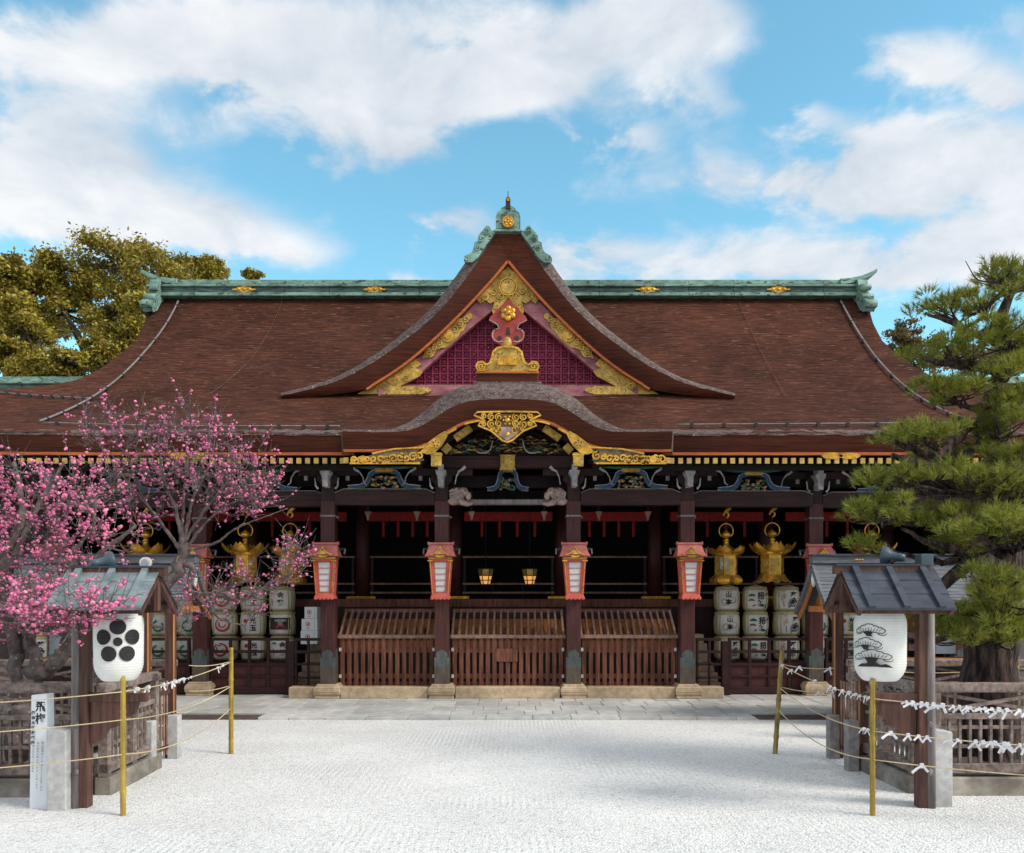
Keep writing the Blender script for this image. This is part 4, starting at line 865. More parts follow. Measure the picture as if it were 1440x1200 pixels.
def interior():
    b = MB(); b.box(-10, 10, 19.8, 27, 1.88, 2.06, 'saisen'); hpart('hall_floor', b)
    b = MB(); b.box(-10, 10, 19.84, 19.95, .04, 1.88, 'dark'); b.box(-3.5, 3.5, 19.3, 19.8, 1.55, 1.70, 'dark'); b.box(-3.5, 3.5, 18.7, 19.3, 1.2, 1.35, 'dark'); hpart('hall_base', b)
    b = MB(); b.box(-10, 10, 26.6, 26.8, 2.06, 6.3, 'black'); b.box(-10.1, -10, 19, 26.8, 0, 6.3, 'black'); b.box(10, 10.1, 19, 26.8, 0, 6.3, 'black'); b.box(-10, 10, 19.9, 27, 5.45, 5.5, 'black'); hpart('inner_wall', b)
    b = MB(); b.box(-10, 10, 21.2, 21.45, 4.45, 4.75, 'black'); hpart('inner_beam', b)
    xs = [-9.45, -6.42, -3.64, -1.334, 1.334, 3.64, 6.42, 9.45]; p = MB(); p.tube([(0, 3.9, 2.06), (0, 3.9, 4.6)], .17, 'pillar', n=20); q = None
    for x in xs:
        if q is None: q = link('inner_pillar', p, HALL, local=True); g = MB(); g.box(-.36, .36, 3.64, 3.70, 2.07, 2.13, 'gold'); link('gilt_cap', g, q, local=True)
        else: q = dup(q, parent=HALL)
        q.location = (x, 0, 0)
    for i in range(len(xs) - 1):
        a, c = xs[i] + .19, xs[i + 1] - .19
        b = MB()
        for z in (2.22, 2.44, 3.11): b.box(a, c, 21.25, 21.31, z - .022, z + .022, 'saisen_light')
        for x in (a + .05, c - .05): b.box(x - .03, x + .03, 21.26, 21.33, 2.06, 3.1, 'darkh')
        if i == 3:
            for x in (-.4, .36): b.box(x - .015, x + .015, 21.27, 21.3, 2.06, 2.44, 'darkh')
        hpart('inner_railing', b)
        b = MB(); b.box(a + .08, c - .08, 20.6, 20.64, 3.94, 4.16, 'curtain'); n = 4; 
        for k in range(1, n + 1):
            x = a + .08 + (c - a - .16) * k / (n + 1); b.box(x - .03, x + .03, 20.59, 20.63, 3.56, 3.93, 'curtain')
        hpart('red_valance', b)
    for x in (-3.0, -1.95, -.78, .78, 1.95, 3.0):
        b = MB(); b.taper((x, 18.3, 3.74), .03, .03, (x, 18.3, 3.80), .05, .05, 'saisen_light'); b.taper((x, 18.3, 3.80), .05, .05, (x, 18.3, 3.93), .14, .1, 'saisen_light'); b.box(x - .015, x + .015, 18.29, 18.31, 3.9, 4.4, 'darkh')
        hpart('drop_bracket', b)
frame(); interior()
# ------------------------------------------------------------------ lanterns on the pillars
def wall_lanterns():
    t = thing('wall_lantern', 'x', 'lantern', (0, 0, 0), 0, 'red wall lanterns on the front pillars')
    # roof: ridge along x, flaring slopes, small curved front gable
    b = MB(); prof = [(0, .30), (.06, .25), (.13, .165), (.20, .10), (.265, .06)]
    g = [[(-(.235 + .06 * (i / 4) ** 1.5), -.16 - y, z), ((.235 + .06 * (i / 4) ** 1.5), -.16 - y, z)] for i, (y, z) in enumerate(prof)]
    b.sheet(g, 'lantern_roof', smooth=False); b.sheet([[(x, -.32 - y, z) for x, y, z in r] for r in g], 'lantern_roof', smooth=False, flip=True)
    g2 = [[(x, y, z - .03) for x, y, z in r] for r in g]; b.sheet(g2, 'lantern_roof', smooth=False, flip=True)
    b.v = [(x, min(y, .0), z) for x, y, z in b.v]
    b.box(-.25, .25, -.20, -.12, .285, .325, 'lantern_roof')
    for sg in (-1, 1): b.box(sg * .25 - .012, sg * .25 + .012, -.21, -.11, .28, .34, 'lantern_roof')
    b.box(-.30, .30, -.43, -.415, .035, .065, 'lantern_red')
    for sg in (-1, 1): b.box(sg * .29 - .01, sg * .29 + .01, -.42, -.02, .035, .065, 'lantern_red')
    rf = link('roof', b, t, local=True)
    b = MB(); ch = [(-.21, .075), (-.12, .10), (-.05, .155), (0, .215), (.05, .155), (.12, .10), (.21, .075)]
    b.prism(ch, -.44, -.20, 'lantern_roof'); b.strip([(x * .9, z - .012) for x, z in ch], .022, -.452, -.437, 'gold'); b.prism([(-.075, .075), (.075, .075), (.05, .11), (0, .165), (-.05, .11)], -.447, -.44, 'gold_dull'); b.ball((0, -.45, .205), (.03, .015, .035), 'gold'); b.strip([(-.08, .045), (-.03, .03), (.03, .03), (.08, .045)], .03, -.44, -.425, 'gold')
    link('front_gable', b, t, local=True)
    # tapered frame with paper
    b = MB(); zt, zb = .03, -.70; wt, wb = .205, .155
    for sx in (-1, 1):
        for y0, y1 in ((-.36, -.28), (-.06, -.04)):
            yb = -.31 if y0 < -.2 else -.05
            b.bar((sx * wt, (y0 + y1) / 2, zt - .06), (sx * wb, yb, zb), .035, .045, 'lantern_red'); 
            if y0 < -.2: b.bar((sx * (wt - .003), y0 + .01, zt - .08), (sx * (wb - .003), yb - .035, zb), .012, .02, 'gold')
    b.box(-.235, .235, -.38, -.02, -.01, .02, 'gold_dull'); b.box(-.22, .22, -.365, -.03, -.055, -.012, 'lantern_red'); b.box(-.16, .16, -.33, -.04, -.72, -.68, 'lantern_red')
    for sx in (-1, 1): b.box(sx * .20 - .05, sx * .20 + .05, -.375, -.35, -.06, -.035, 'gold')
    link('frame', b, t, local=True)
    b = MB(); b.hexa([(-.135, -.305, -.68), (.135, -.305, -.68), (.135, -.06, -.68), (-.135, -.06, -.68), (-.18, -.315, -.06), (.18, -.315, -.06), (.18, -.05, -.06), (-.18, -.05, -.06)], 'paper'); link('paper_panel', b, t, local=True)
    b = MB()
    for k in range(6):
        z = -.075 - .118 * k; w = .18 - .045 * (-z - .06) / .62; b.box(-w, w, -.326, -.31, z - .006, z + .006, 'lantern_red')
        for sx in (-1, 1): b.box(sx * w - .006 + sx * .004, sx * w + .006 + sx * .004, -.30, -.06, z - .006, z + .006, 'lantern_red')
    for sx in (-1, 1): b.bar((sx * .125, -.325, -.06), (sx * .092, -.315, -.68), .012, .014, 'lantern_red'); b.bar((sx * .162, -.325, -.06), (sx * .125, -.315, -.68), .05, .018, 'lantern_red')
    link('muntin', b, t, local=True)
    b = MB(); b.taper((0, -.185, -.80), .40, .36, (0, -.185, -.70), .33, .30, 'lantern_red')
    for k in range(5):
        x = -.16 + .08 * k; b.ball((x, -.362, -.80), (.04, .012, .03), 'lantern_red')
    link('scalloped_skirt', b, t, local=True)
    b = MB(); b.bar((-.20, -.03, .20), (-.36, -.03, .20), .025, .05, 'iron'); b.bar((-.36, -.03, .20), (-.36, -.10, .10), .03, .03, 'post_grey'); b.bar((.20, -.03, .20), (.36, -.03, .20), .025, .05, 'iron'); b.bar((.36, -.03, .20), (.36, -.10, .10), .03, .03, 'post_grey'); link('side_bracket', b, t, local=True)
    L_ = ['at the far left behind the first plum tree', 'on the pillar left of the red ringed barrels', 'on the pillar at the left end of the offertory boxes', 'on the pillar just left of the centre bay',
          'on the pillar just right of the centre bay', 'on the pillar at the right end of the offertory boxes', 'on the pillar right of the two hanging gold lanterns', 'at the far right half hidden by pine needles']
    for i, (x, y) in enumerate(POSTS):
        o = t if i == 0 else dup(t); o.location = (HX + x, y - .146, 2.86); o['label'] = 'red wall lantern ' + L_[i]
wall_lanterns()
def hanging_lanterns():
    def make(kind):
        t = thing('hanging_lantern', 'x', 'lantern', (0, 0, 0), 0, 'gilt lanterns hung under the eaves')
        b = MB(); z0 = 0
        b.lathe([(.0, -.80), (.245, -.80), (.245, -.36), (.22, -.33), (0, -.33)], 'gold', n=6, smooth=False, ph=R(0))
        bd = link('body', b, t, local=True)
        b = MB()
        for k in range(6):
            a = R(60 * k + 30); r = .245 * math.cos(R(30)); c, s_ = math.cos(a), math.sin(a)
            q = MB(); q.box(-.10, .10, r, r + .006, -.74, -.66, 'gold_dull'); q.box(-.095, .095, r, r + .006, -.62, -.45, 'gold_dull')
            for kk in range(5): q.box(-.08, .08, r + .004, r + .01, -.61 + .035 * kk, -.598 + .035 * kk, 'gold')
            q.xf(Matrix.Rotation(a - R(90), 4, 'Z')); b.add(q.v, q.f, 'gold_dull')
        link('side_panel', b, bd, local=True)
        if kind == 'A':
            f = MB(); a = R(-120 + 0)
            q = MB(); r = .245 * math.cos(R(30)) + .012; q.box(-.09, .09, r, r + .005, -.66, -.42, 'ink_grey')
            for kk in range(5): aa = R(90 + 72 * kk); q.tube([(.042 * math.cos(aa), r, -.54 + .042 * math.sin(aa)), (.042 * math.cos(aa), r + .012, -.54 + .042 * math.sin(aa))], .019, 'white', n=10)
            q.tube([(0, r, -.54), (0, r + .012, -.54)], .011, 'white', n=8)
            q.xf(Matrix.Rotation(R(-120) - R(90), 4, 'Z')); link('crest_window', q, bd, local=True)
        b = MB()
        b.lathe([(.30, -.36), (.27, -.29), (.20, -.23), (.10, -.18), (.07, -.14), (.055, -.09), (.05, -.06), (.07, -.05), (.05, -.02), (.04, .0)], 'gold', n=24)
        b.lathe([(.03, .0), (.085, .03), (.10, .07), (.085, .11), (.04, .145), (.0, .18)], 'gold', n=16)
        rf = link('cap', b, t, local=True)
        n = 6
        for k in range(n):   # upturned roof petals
            a = R(60 * k + (0 if kind == 'A' else 30)); g = []
            for i in range(7):
                u = i / 6; w = (.17 if kind == 'A' else .15) * math.sin(math.pi * (.22 + .72 * u)) + .01; r = .22 + (.21 if kind == 'A' else .27) * u; z = -.31 - .03 * math.sin(u * 3.1) + (.10 if kind == 'A' else .16) * u ** 2
                g.append([(r * math.cos(a) - v * w * math.sin(a), r * math.sin(a) + v * w * math.cos(a), z + .05 * v * v) for v in (-1, -.5, 0, .5, 1)])
            m = MB(); m.sheet(g, 'gold'); m.sheet([[(x, y, z - .018) for x, y, z in r] for r in g], 'gold', flip=True); link('roof_petal', m, t, local=True)
        for k in range(6):
            a = R(60 * k + 0); g = []
            for i in range(6):
                u = i / 5
                if kind == 'A': r = .23 + .10 * math.sin(u * 2.6); w = .135 * (1 - .25 * u * u); z = -.78 - .20 * u
                else: r = .23 + .16 * u ** 1.3; w = .135 * (1 - .45 * u ** 1.5); z = -.78 - .18 * u
                g.append([(r * math.cos(a) - v * w * math.sin(a), r * math.sin(a) + v * w * math.cos(a), z + (.03 * v * v if i == 5 else 0)) for v in (-1, -.5, 0, .5, 1)])
            m = MB(); m.sheet(g, 'gold', flip=True); m.sheet([[(x * .95, y * .95, z) for x, y, z in r] for r in g], 'gold_dull'); link('base_petal', m, t, local=True)
        m = MB(); pts = arc(0, .17, .155, -125 + 90 + 90 - 90, 215, 28); pts = [(.155 * math.cos(a), 0, .16 + .155 * math.sin(a)) for a in np.linspace(R(-50), R(230), 28)]; m.tube(pts, .013, 'gold', n=8); link('carrying_ring', m, t, local=True)
        m = MB(); m.tube([(0, 0, .315), (0, 0, .44)], .008, 'iron', n=6)
        for k in range(4): m.ball((0, 0, .33 + .03 * k), (.014, .014, .016), 'iron')
        link('chain', m, t, local=True)
        m = MB(); m.tube([(.055 * math.cos(a), 0, .50 + .055 * math.sin(a)) for a in np.linspace(R(-90), R(200), 14)], .02, 'gold', n=8); m.tube([(-.04, 0, .54), (.03, 0, .62), (.08, 0, .66), (.09, 0, .74)], [.03, .035, .045, .03], 'gold', n=8); m.tube([(.02, 0, .57), (.10, -.02, .63)], .02, 'gold_dull', n=6); m.tube([(.09, 0, .72), (.09, 0, .95)], .012, 'iron', n=5); link('hook', m, t, local=True)
        return t
    A = make('A'); B = make('B'); Y = 18.1
    spots = [(1021, 'A', 'gilt hanging lantern with pale crest window, left of the right pair'), (1086, 'B', 'gilt hanging lantern with straight flared base petals, right of the right pair'),
             (1226, 'B', 'gilt hanging lantern half hidden by pine above the right tiled roof'), (408, 'A', 'gilt hanging lantern behind blossom beside the left red wall lantern'), (345, 'B', 'gilt hanging lantern behind blossom above the barrels with red rings'), (205, 'B', 'gilt hanging lantern above the left tiled roof, behind the upright plum branches')]
    used = set()
    for px, k, lab in spots:
        src = A if k == 'A' else B; o = src if k not in used else dup(src); used.add(k)
        o.location = (PX(px, Y), Y, PZ(757, Y) + random.uniform(-.01, .01)); o.rotation_euler = (0, 0, R(random.uniform(-8, 8)) + (0 if k == 'A' else R(4))); o['label'] = lab
hanging_lanterns()
def inner_lanterns():
    Y = 20.3; t = thing('lit_lantern', 'x', 'lantern', (PX(683, Y), Y, PZ(811, Y)), 0, 'lit lanterns inside the hall')
    b = MB(); b.lathe([(.10, -.19), (.155, .02)], 'lamp', n=6, smooth=False); b.lathe([(.16, .03), (.18, .18)], 'gold_dull', n=6, smooth=False); link('glass', b, t, local=True)
    b = MB()
    for z, r in ((-.19, .105), (-.09, .134), (.02, .165), (.18, .185)):
        for k in range(6):
            a, c = R(60 * k), R(60 * k + 60); b.bar((r * math.cos(a), r * math.sin(a), z), (r * math.cos(c), r * math.sin(c), z), .016, .022, 'iron')
    for k in range(6): a = R(60 * k); b.bar((.105 * math.cos(a), .105 * math.sin(a), -.19), (.185 * math.cos(a), .185 * math.sin(a), .18), .018, .018, 'iron')
    b.tube([(0, 0, .18), (0, 0, 2.6)], .008, 'iron', n=5); link('cage', b, t, local=True)
    t['label'] = 'small lit lantern glowing amber in the dark hall, left of the two'
    dup(t, loc=(PX(745, Y), Y, PZ(811, Y)), label='small lit lantern glowing amber in the dark hall, right of the two')
inner_lanterns()
# ------------------------------------------------------------------ offertory boxes
def offertory(cx, w, lab, plaque=False):
    t = thing('offertory_box', lab, 'offertory box', (HX + cx, 17.6, .045), 0, 'slatted offertory boxes between the pillars'); y0 = -.02
    h = w / 2; b = MB(); b.box(-h, h, y0 + .05, y0 + .72, .02, .30, 'saisen'); b.box(-h, h, y0 + .06, y0 + .72, .23, .95, 'black'); b.hexa([(-h, .08, .95), (h, .08, .95), (h, .72, .95), (-h, .72, .95), (-h, .08, 1.15), (h, .08, 1.15), (h, .72, 1.6), (-h, .72, 1.6)], 'orange')
    link('box_body', b, t, local=True)
    b = MB(); n = int(w / .137); 
    for i in range(n):
        x = -h + (i + .5) * w / n; b.box(x - .043, x + .043, y0, y0 + .03, .19 + random.uniform(-.02, .01), 1.20, 'saisen')
    for z in (.42, .95): b.box(-h, h, y0 + .031, y0 + .052, z - .05, z + .05, 'saisen')
    link('front_slats', b, t, local=True, bevel=.004)
    b = MB(); b.box(-h - .02, h + .02, y0 - .04, y0 + .08, 1.20, 1.275, 'saisen_light'); 
    link('front_rail', b, t, local=True, bevel=.006)
    b = MB(); n = int(w / .14); a0, a1 = (y0 + .03, 1.26), (y0 + .74, 1.76)
    for i in range(n + 1):
        x = -h + .02 + i * (w - .04) / n; b.bar((x, a0[0], a0[1]), (x, a1[0], a1[1]), .045, .06, 'saisen_light')
    link('grille', b, t, local=True, bevel=.004)
    b = MB()
    n2 = int(w / .2)
    for i in range(n2): x = -h + .08 + i * (w - .1) / n2; b.bar((x, .10, 1.18), (x, .40, 1.40), .06, .03, 'saisen')
    link('inner_slats', b, t, local=True)
    b = MB(); b.box(-h - .02, h + .02, y0 + .70, y0 + .80, 1.72, 1.80, 'saisen'); b.box(-h, h, y0 + .72, y0 + .78, 1.55, 1.72, 'dark'); link('back_rail', b, t, local=True, bevel=.006)
    for sx in (-1, 1):
        b = MB(); b.prism([(0, 0), (.02, 0), (.02, .4), (0, .4)], 0, 1, 'saisen'); b = MB(); b.hexa([(sx * h - .02, .05, .3), (sx * h + .02, .05, .3), (sx * h + .02, .76, .3), (sx * h - .02, .76, .3), (sx * h - .02, .05, 1.22), (sx * h + .02, .05, 1.22), (sx * h + .02, .76, 1.74), (sx * h - .02, .76, 1.74)], 'saisen'); link('side_panel', b, t, local=True)
    for sx in (-1, 1):
        for z in (.42, .97):
            b = MB(); b.box(sx * (h - .03) - .025, sx * (h - .03) + .025, y0 - .012, y0 - .002, z - .035, z + .035, 'white'); link('white_tag', b, t, local=True)
    if plaque:
        b = MB(); b.box(-.24, .20, y0 - .03, y0 - .002, .72, .99, 'saisen'); link('plaque', b, t, local=True, bevel=.004)
offertory(-2.49, 1.98, 'slatted wooden offertory box in the bay left of the centre'); offertory(0, 2.33, 'wide slatted wooden offertory box in the centre bay with a small plain plaque', True); offertory(2.49, 1.98, 'slatted wooden offertory box in the bay right of the centre')
# ------------------------------------------------------------------ low gates, steps, shelves, barrels
def gates():
    def gate(name, x0, x1, y, panels, lab, thick_at=None):
        t = thing(name, lab, 'gate', (HX + (x0 + x1) / 2, y, .05)); h = (x1 - x0) / 2
        def pt(nm, *bx):
            b = MB()
            for q in bx: b.box(*q, 'darkh')
            link(nm, b, t, local=True, bevel=.006)
        for z in (1.16, .90): pt('rail', (-h, h, -.035, .035, z - .03, z + .03))
        if panels:
            pt('rail', (-h, h, -.035, .035, .60, .66)); pt('rail', (-h, h, -.035, .035, .36, .41)); pt('bottom_rail', (-h, h, -.06, .06, .02, .16))
            b = MB(); b.box(-h, h, .0, .02, .14, .62, 'pillar'); link('board_panel', b, t, local=True)
            n = max(2, int(round(2 * h / .44)))
            for i in range(n + 1):
                x = -h + .03 + i * (2 * h - .06) / n; pt('stile', (x - .03, x + .03, -.04, .03, .10, 1.14))
        else:
            for z in (.64, .36): pt('rail', (-h, h, -.03, .03, z - .025, z + .025))
            for x in (-h + .03, 0.02): pt('stile', (x - .025, x + .025, -.03, .03, .06, 1.13))
        return t
    Y = 17.95; X = lambda px: PX(px, Y) - HX
    gate('panelled_gate', X(1024), X(1139), Y, True, 'low dark panelled gate in front of the stacked sake barrels on the right'); gate('open_railing', X(977), X(1012), Y - .1, False, 'short open dark railing in front of the right stone steps')
    gate('panelled_gate', X(296), X(406), Y, True, 'low dark panelled gate in front of the barrels with red rings on the left'); gate('open_railing', X(416), X(452), Y - .1, False, 'short open dark railing before the steps with white cartons')
    gate('panelled_gate', X(1160), X(1330), Y, True, 'low dark panelled gate right of the right copper shod pillar, behind the tiled shop'); gate('panelled_gate', X(100), X(268), Y, True, 'low dark panelled gate at the left behind the slatted gateway')
    for px, lab in ((1018, 'stout dark gate post right of the right stone steps'), (411, 'stout dark gate post left of the left stone steps')):
        b = MB(); x = PX(px, Y); b.box(x - .07, x + .07, Y - .13, Y - .01, .05, 1.17, 'darkh'); b.box(x - .10, x + .10, Y - .17, Y + .03, .05, .14, 'darkh'); tag(link('gate_post', b, origin=(x, Y, .05), bevel=.008), lab, 'post')
    # stone steps at both ends of the offertory boxes
    for sg, lab in ((1, 'pale stone steps rising beside the right offertory box'), (-1, 'pale stone steps rising beside the left offertory box')):
        t = thing('stone_steps', lab, 'steps', (HX + sg * 4.2, 18.9, .05))
        for k in range(6):
            b = MB(); z = .0 + .205 * k; x1 = sg * (.42 - .055 * k); xa, xb = min(-sg * .40, x1), max(-sg * .40, x1)
            b.box(xa, xb, -.45 + .10 * k, .7, z, z + .20, 'tan'); link('step', b, t, local=True, bevel=.012)
gates()
def barrels():
    Rr = .275; H = .54
    prof = [(.0, .0), (.20, .0), (.245, .03), (.268, .09), (.283, .2), (.286, .30), (.28, .40), (.262, .475), (.225, .52), (.12, .535), (0, .535)]
    rad = lambda z: float(np.interp(z, [p[1] for p in prof[1:-1]], [p[0] for p in prof[1:-1]]))
    def on(u, v, l): z = .27 + v; r = rad(z) + .006 + l; a = -math.pi / 2 + u / .29; return (r * math.cos(a), r * math.sin(a), z)
    def proto(art, wrap='label_paper'):
        t = thing('sake_barrel', 'x', 'barrel', (0, 0, 0), 0, 'straw wrapped sake barrels stacked beside the gates')
        b = MB(); b.lathe(prof, 'straw', n=28); link('straw_body', b, t, local=True)
        b = MB(); g = [[on(u, v, 0) for u in np.linspace(-.29, .29, 19)] for v in np.linspace(-.215, .19, 9)]; b.sheet(g, wrap); link('label_wrap', b, t, local=True)
        art.line([(-.27, .145), (.27, .145)], .004, 'ink_grey'); link('lettering', art.lay(lambda u, v, l: on(u, v, l + .012)), t, local=True)
        b = MB()
        for k in range(3): b.tube([(.23 * math.cos(a), .23 * math.sin(a), .505 + .012 * k) for a in np.linspace(0, 2 * math.pi, 25)], .011, 'straw', n=5)
        for k in range(4):
            a = R(45 + 90 * k); b.tube([(.29 * math.cos(a), .29 * math.sin(a), .02), (.305 * math.cos(a), .305 * math.sin(a), .27), (.27 * math.cos(a), .27 * math.sin(a), .49), (.1 * math.cos(a), .1 * math.sin(a), .545)], .012, 'straw', n=5)
            b.ball((.275 * math.cos(a), .275 * math.sin(a), .5), (.035, .035, .025), 'straw')
        b.tube([(-.15, -.12, .54), (0, -.16, .565), (.15, -.12, .54)], .012, 'straw', n=5); link('straw_rope', b, t, local=True)
        return t
    F = {}
    a = Flat(); a.text('\u5c71', -.01, .085, .13, 'ink', .004).text('\u672c', -.01, -.075, .14, 'ink', .005).line(arc(-.085, -.07, .07, 40, 330, 16), .012, 'ink_brown').line(arc(.085, -.02, .06, 190, 30 + 360, 12)[:12], .008, 'ink_red').line(arc(.09, -.03, .065, -90, 120), .007, 'ink_red').text('\u7279\u5225\u9298\u9152', 0, .165, .035, 'ink_brown'); F['gourd'] = proto(a)
    a = Flat(); a.text('\u62db', .085, .06, .16, 'ink', .005).text('\u5fb3', .085, -.105, .16, 'ink', .005)
    a.poly(arc(-.11, .055, .075, 0, 180, 12, .06), 'ink_green').poly(arc(-.12, -.045, .07, 0, 180, 12, .05), 'ink_brown').poly(arc(-.06, -.16, .04, 20, 200, 8), 'ink_grey').poly(arc(.235, .08, .05, 30, 210, 8), 'ink_brown').poly(arc(.24, -.17, .06, 60, 240, 8), 'ink_green'); F['pine'] = proto(a)
    a = Flat(); a.text('\u82f1', .10, .065, .16, 'ink', .006).text('\u52f2', .10, -.105, .17, 'ink', .006).poly([(-.02, -.2), (.02, -.2), (.05, -.05), (.02, .02), (-.03, -.08)], 'ink_grey').text('\u4eac', -.10, .09, .055, 'ink_red').text('\u90fd', -.10, .03, .055, 'ink_red').text('\u4f0f', -.15, .05, .05, 'ink_red').text('\u898b', -.15, -.01, .05, 'ink_red').text('\u6e05\u9152', -.12, .17, .04, 'ink_brown').line([(-.12, -.05), (-.11, -.18)], .02, 'ink_grey'); F['brush'] = proto(a)
    a = Flat(); a.line(arc(.03, -.05, .105, 100, 400, 24), .035, 'ink_green')
    for k in range(9): t_ = R(110 + 30 * k); a.disc(.03 + .115 * math.cos(t_), -.05 + .115 * math.sin(t_), .026, 'ink_green', n=8, rings=1)
    a.text('\u4eac', -.14, .06, .05, 'ink_red').text('\u90fd', -.14, 0, .05, 'ink_red').text('\u9152', -.14, -.06, .05, 'ink_red').text('\u6e05\u9152', -.07, .165, .04, 'ink_brown').text('\u4e00', .03, .165, .05, 'ink_red'); F['wreath'] = proto(a)
    a = Flat(); a.line(arc(.0, -.02, .145, -240, 100, 30, .135), [.02 + .03 * math.sin(math.pi * k / 30) for k in range(31)], 'ink_red').line([(-.07, .03), (-.065, -.05), (-.01, -.085), (.05, -.06), (.07, .0)], [.03, .035, .03, .025, .015], 'ink_red').line([(-.05, .07), (.04, .075)], .022, 'ink_red').line([(.17, .12), (.26, .15)], .01, 'ink'); F['ring'] = proto(a)
    a = Flat(); a.text('\u5149', .06, .06, .14, 'ink', .004).text('\u7389', .06, -.10, .15, 'ink', .004).disc(-.1, .06, .045, 'ink_red', n=12, rings=1).line([(-.12, -.03), (-.1, -.16)], .02, 'ink_grey').text('\u4e43', .0, .165, .05, 'ink_brown'); F['sun'] = proto(a)
    a = Flat(); a.text('\u91d1', .05, .07, .14, 'ink', .004).text('\u9db4', .05, -.10, .15, 'ink', .004).poly(arc(-.13, .10, .06, 0, 180, 10, .04), 'ink_green').line([(-.15, .0), (-.14, -.14)], .02, 'ink_red'); F['crane'] = proto(a)
    a = Flat(); us_ = np.linspace(-.27, .27, 15); a.line([(u, 0) for u in us_], .26, 'ink_night').line([(u, -.165) for u in us_], .06, 'white').line([(u, .07) for u in np.linspace(-.08, .18, 7)], [.02, .05, .06, .06, .06, .05, .02], 'ink_grey').poly([(.0, .05), (.1, .05), (.1, -.03), (.0, -.03)], 'cream').poly([(-.02, -.03), (.12, -.03), (.2, -.14), (-.05, -.14)], 'ink_red'); F['night'] = proto(a)
    Y = 19.0; used = set(); dirs = {'gourd': 'brown gourd outline', 'pine': 'small painted pine tufts', 'brush': 'thick brush lettering', 'wreath': 'green wreath', 'ring': 'big red ring', 'sun': 'red dot and lettering', 'crane': 'green tuft and lettering', 'night': 'dark night scene'}
    row = ['bottom of ', 'middle of ', 'top of ']
    cols = [(1022, ['brush', 'gourd', 'gourd'], 'the right stack by the steps'), (1062, ['pine'] * 3, 'the second right stack'), (1105, ['brush'] * 3, 'the third right stack'), (1146, ['wreath'] * 3, 'the stack behind the right pillar'), (1187, ['sun', 'sun', 'sun'], 'the stack behind the tiled gable'),
            (397, ['crane', 'night', 'crane'], 'the left stack nearest the cartons'), (357, ['sun'] * 3, 'the second left stack'), (317, ['ring'] * 3, 'the third left stack'), (268, ['wreath'] * 3, 'the stack behind the left pillar'), (229, ['wreath'] * 3, 'the stack behind the left gateway'), (188, ['pine'] * 3, 'the stack behind the plum crest lantern'), (62, ['brush'] * 3, 'the stack behind the plum trunk'), (22, ['pine'] * 3, 'the leftmost stack')]
    for px, kinds, where in cols:
        for k in range(3):
            kd = kinds[k]; o = F[kd] if kd not in used else dup(F[kd]); used.add(kd)
            o.location = (PX(px, Y) + random.uniform(-.01, .01), Y + random.uniform(-.02, .02), .70 + k * .545); o.rotation_euler = (0, 0, R(random.uniform(-7, 7)))
            o['label'] = 'sake barrel with ' + dirs[kd] + ', ' + row[k] + where
    def shelf(x0, x1, lab):
        t = thing('barrel_shelf', lab, 'shelf', (x0, Y, .05)); b = MB(); b.box(x0, x1, Y - .32, Y + .34, .62, .70, 'darkh'); link('shelf_board', b, t, bevel=.006)
        n = max(2, int((x1 - x0) / .9))
        for i in range(n + 1):
            b = MB(); x = x0 + .06 + (x1 - x0 - .12) * i / n; b.box(x - .05, x + .05, Y - .28, Y - .16, .05, .62, 'dark'); link('leg', b, t)
    shelf(PX(1000, Y), PX(1212, Y), 'dark plank shelf under the sake barrels on the right'); shelf(PX(165, Y), PX(420, Y), 'dark plank shelf under the sake barrels on the left'); shelf(PX(-5, Y), PX(88, Y), 'dark plank shelf under the barrels at the far left')
    Yc = 18.62
    for k, (px, py, w) in enumerate(((438, 893, .44), (437, 881, .40), (441, 867.5, .34))):
        pass
    zs = .05 + .205 * 4
    z = 1.08
    lab = ['largest white carton with a red mark, bottom of the pile by the left pillar', 'middle white carton with a red mark in the pile by the left pillar', 'smallest white carton with a red mark, top of the pile by the left pillar']
    b = MB(); b.box(-.36, .10, 18.45, 18.95, 1.0, 1.08, 'darkh')
    for k, (w, h, dx) in enumerate(((.36, .29, -.0), (.34, .26, .01), (.27, .26, .04))):
        t = thing('carton', lab[k], 'carton', (PX(437, Yc) + dx, Yc, z), 0, 'white cartons piled by the steps'); b = MB(); b.box(-w / 2, w / 2, -.17, .17, 0, h - .004, 'carton'); link('box', b, t, local=True, bevel=.006)
        f = Flat(); f.line(arc(-.03, h * .55, .045, 0, 360, 16), .012, 'ink_red').disc(-.03, h * .55, .022, 'ink_red', n=10, rings=1).line([(-.06, h * .2), (.0, h * .22)], .012, 'ink_red'); f.line([(w * .32, .01), (w * .32, h - .02)], .006, 'ink_grey')
        link('print', f.lay(lambda u, v, l: (u, -.174 - l, v)), t, local=True); z += h
barrels()
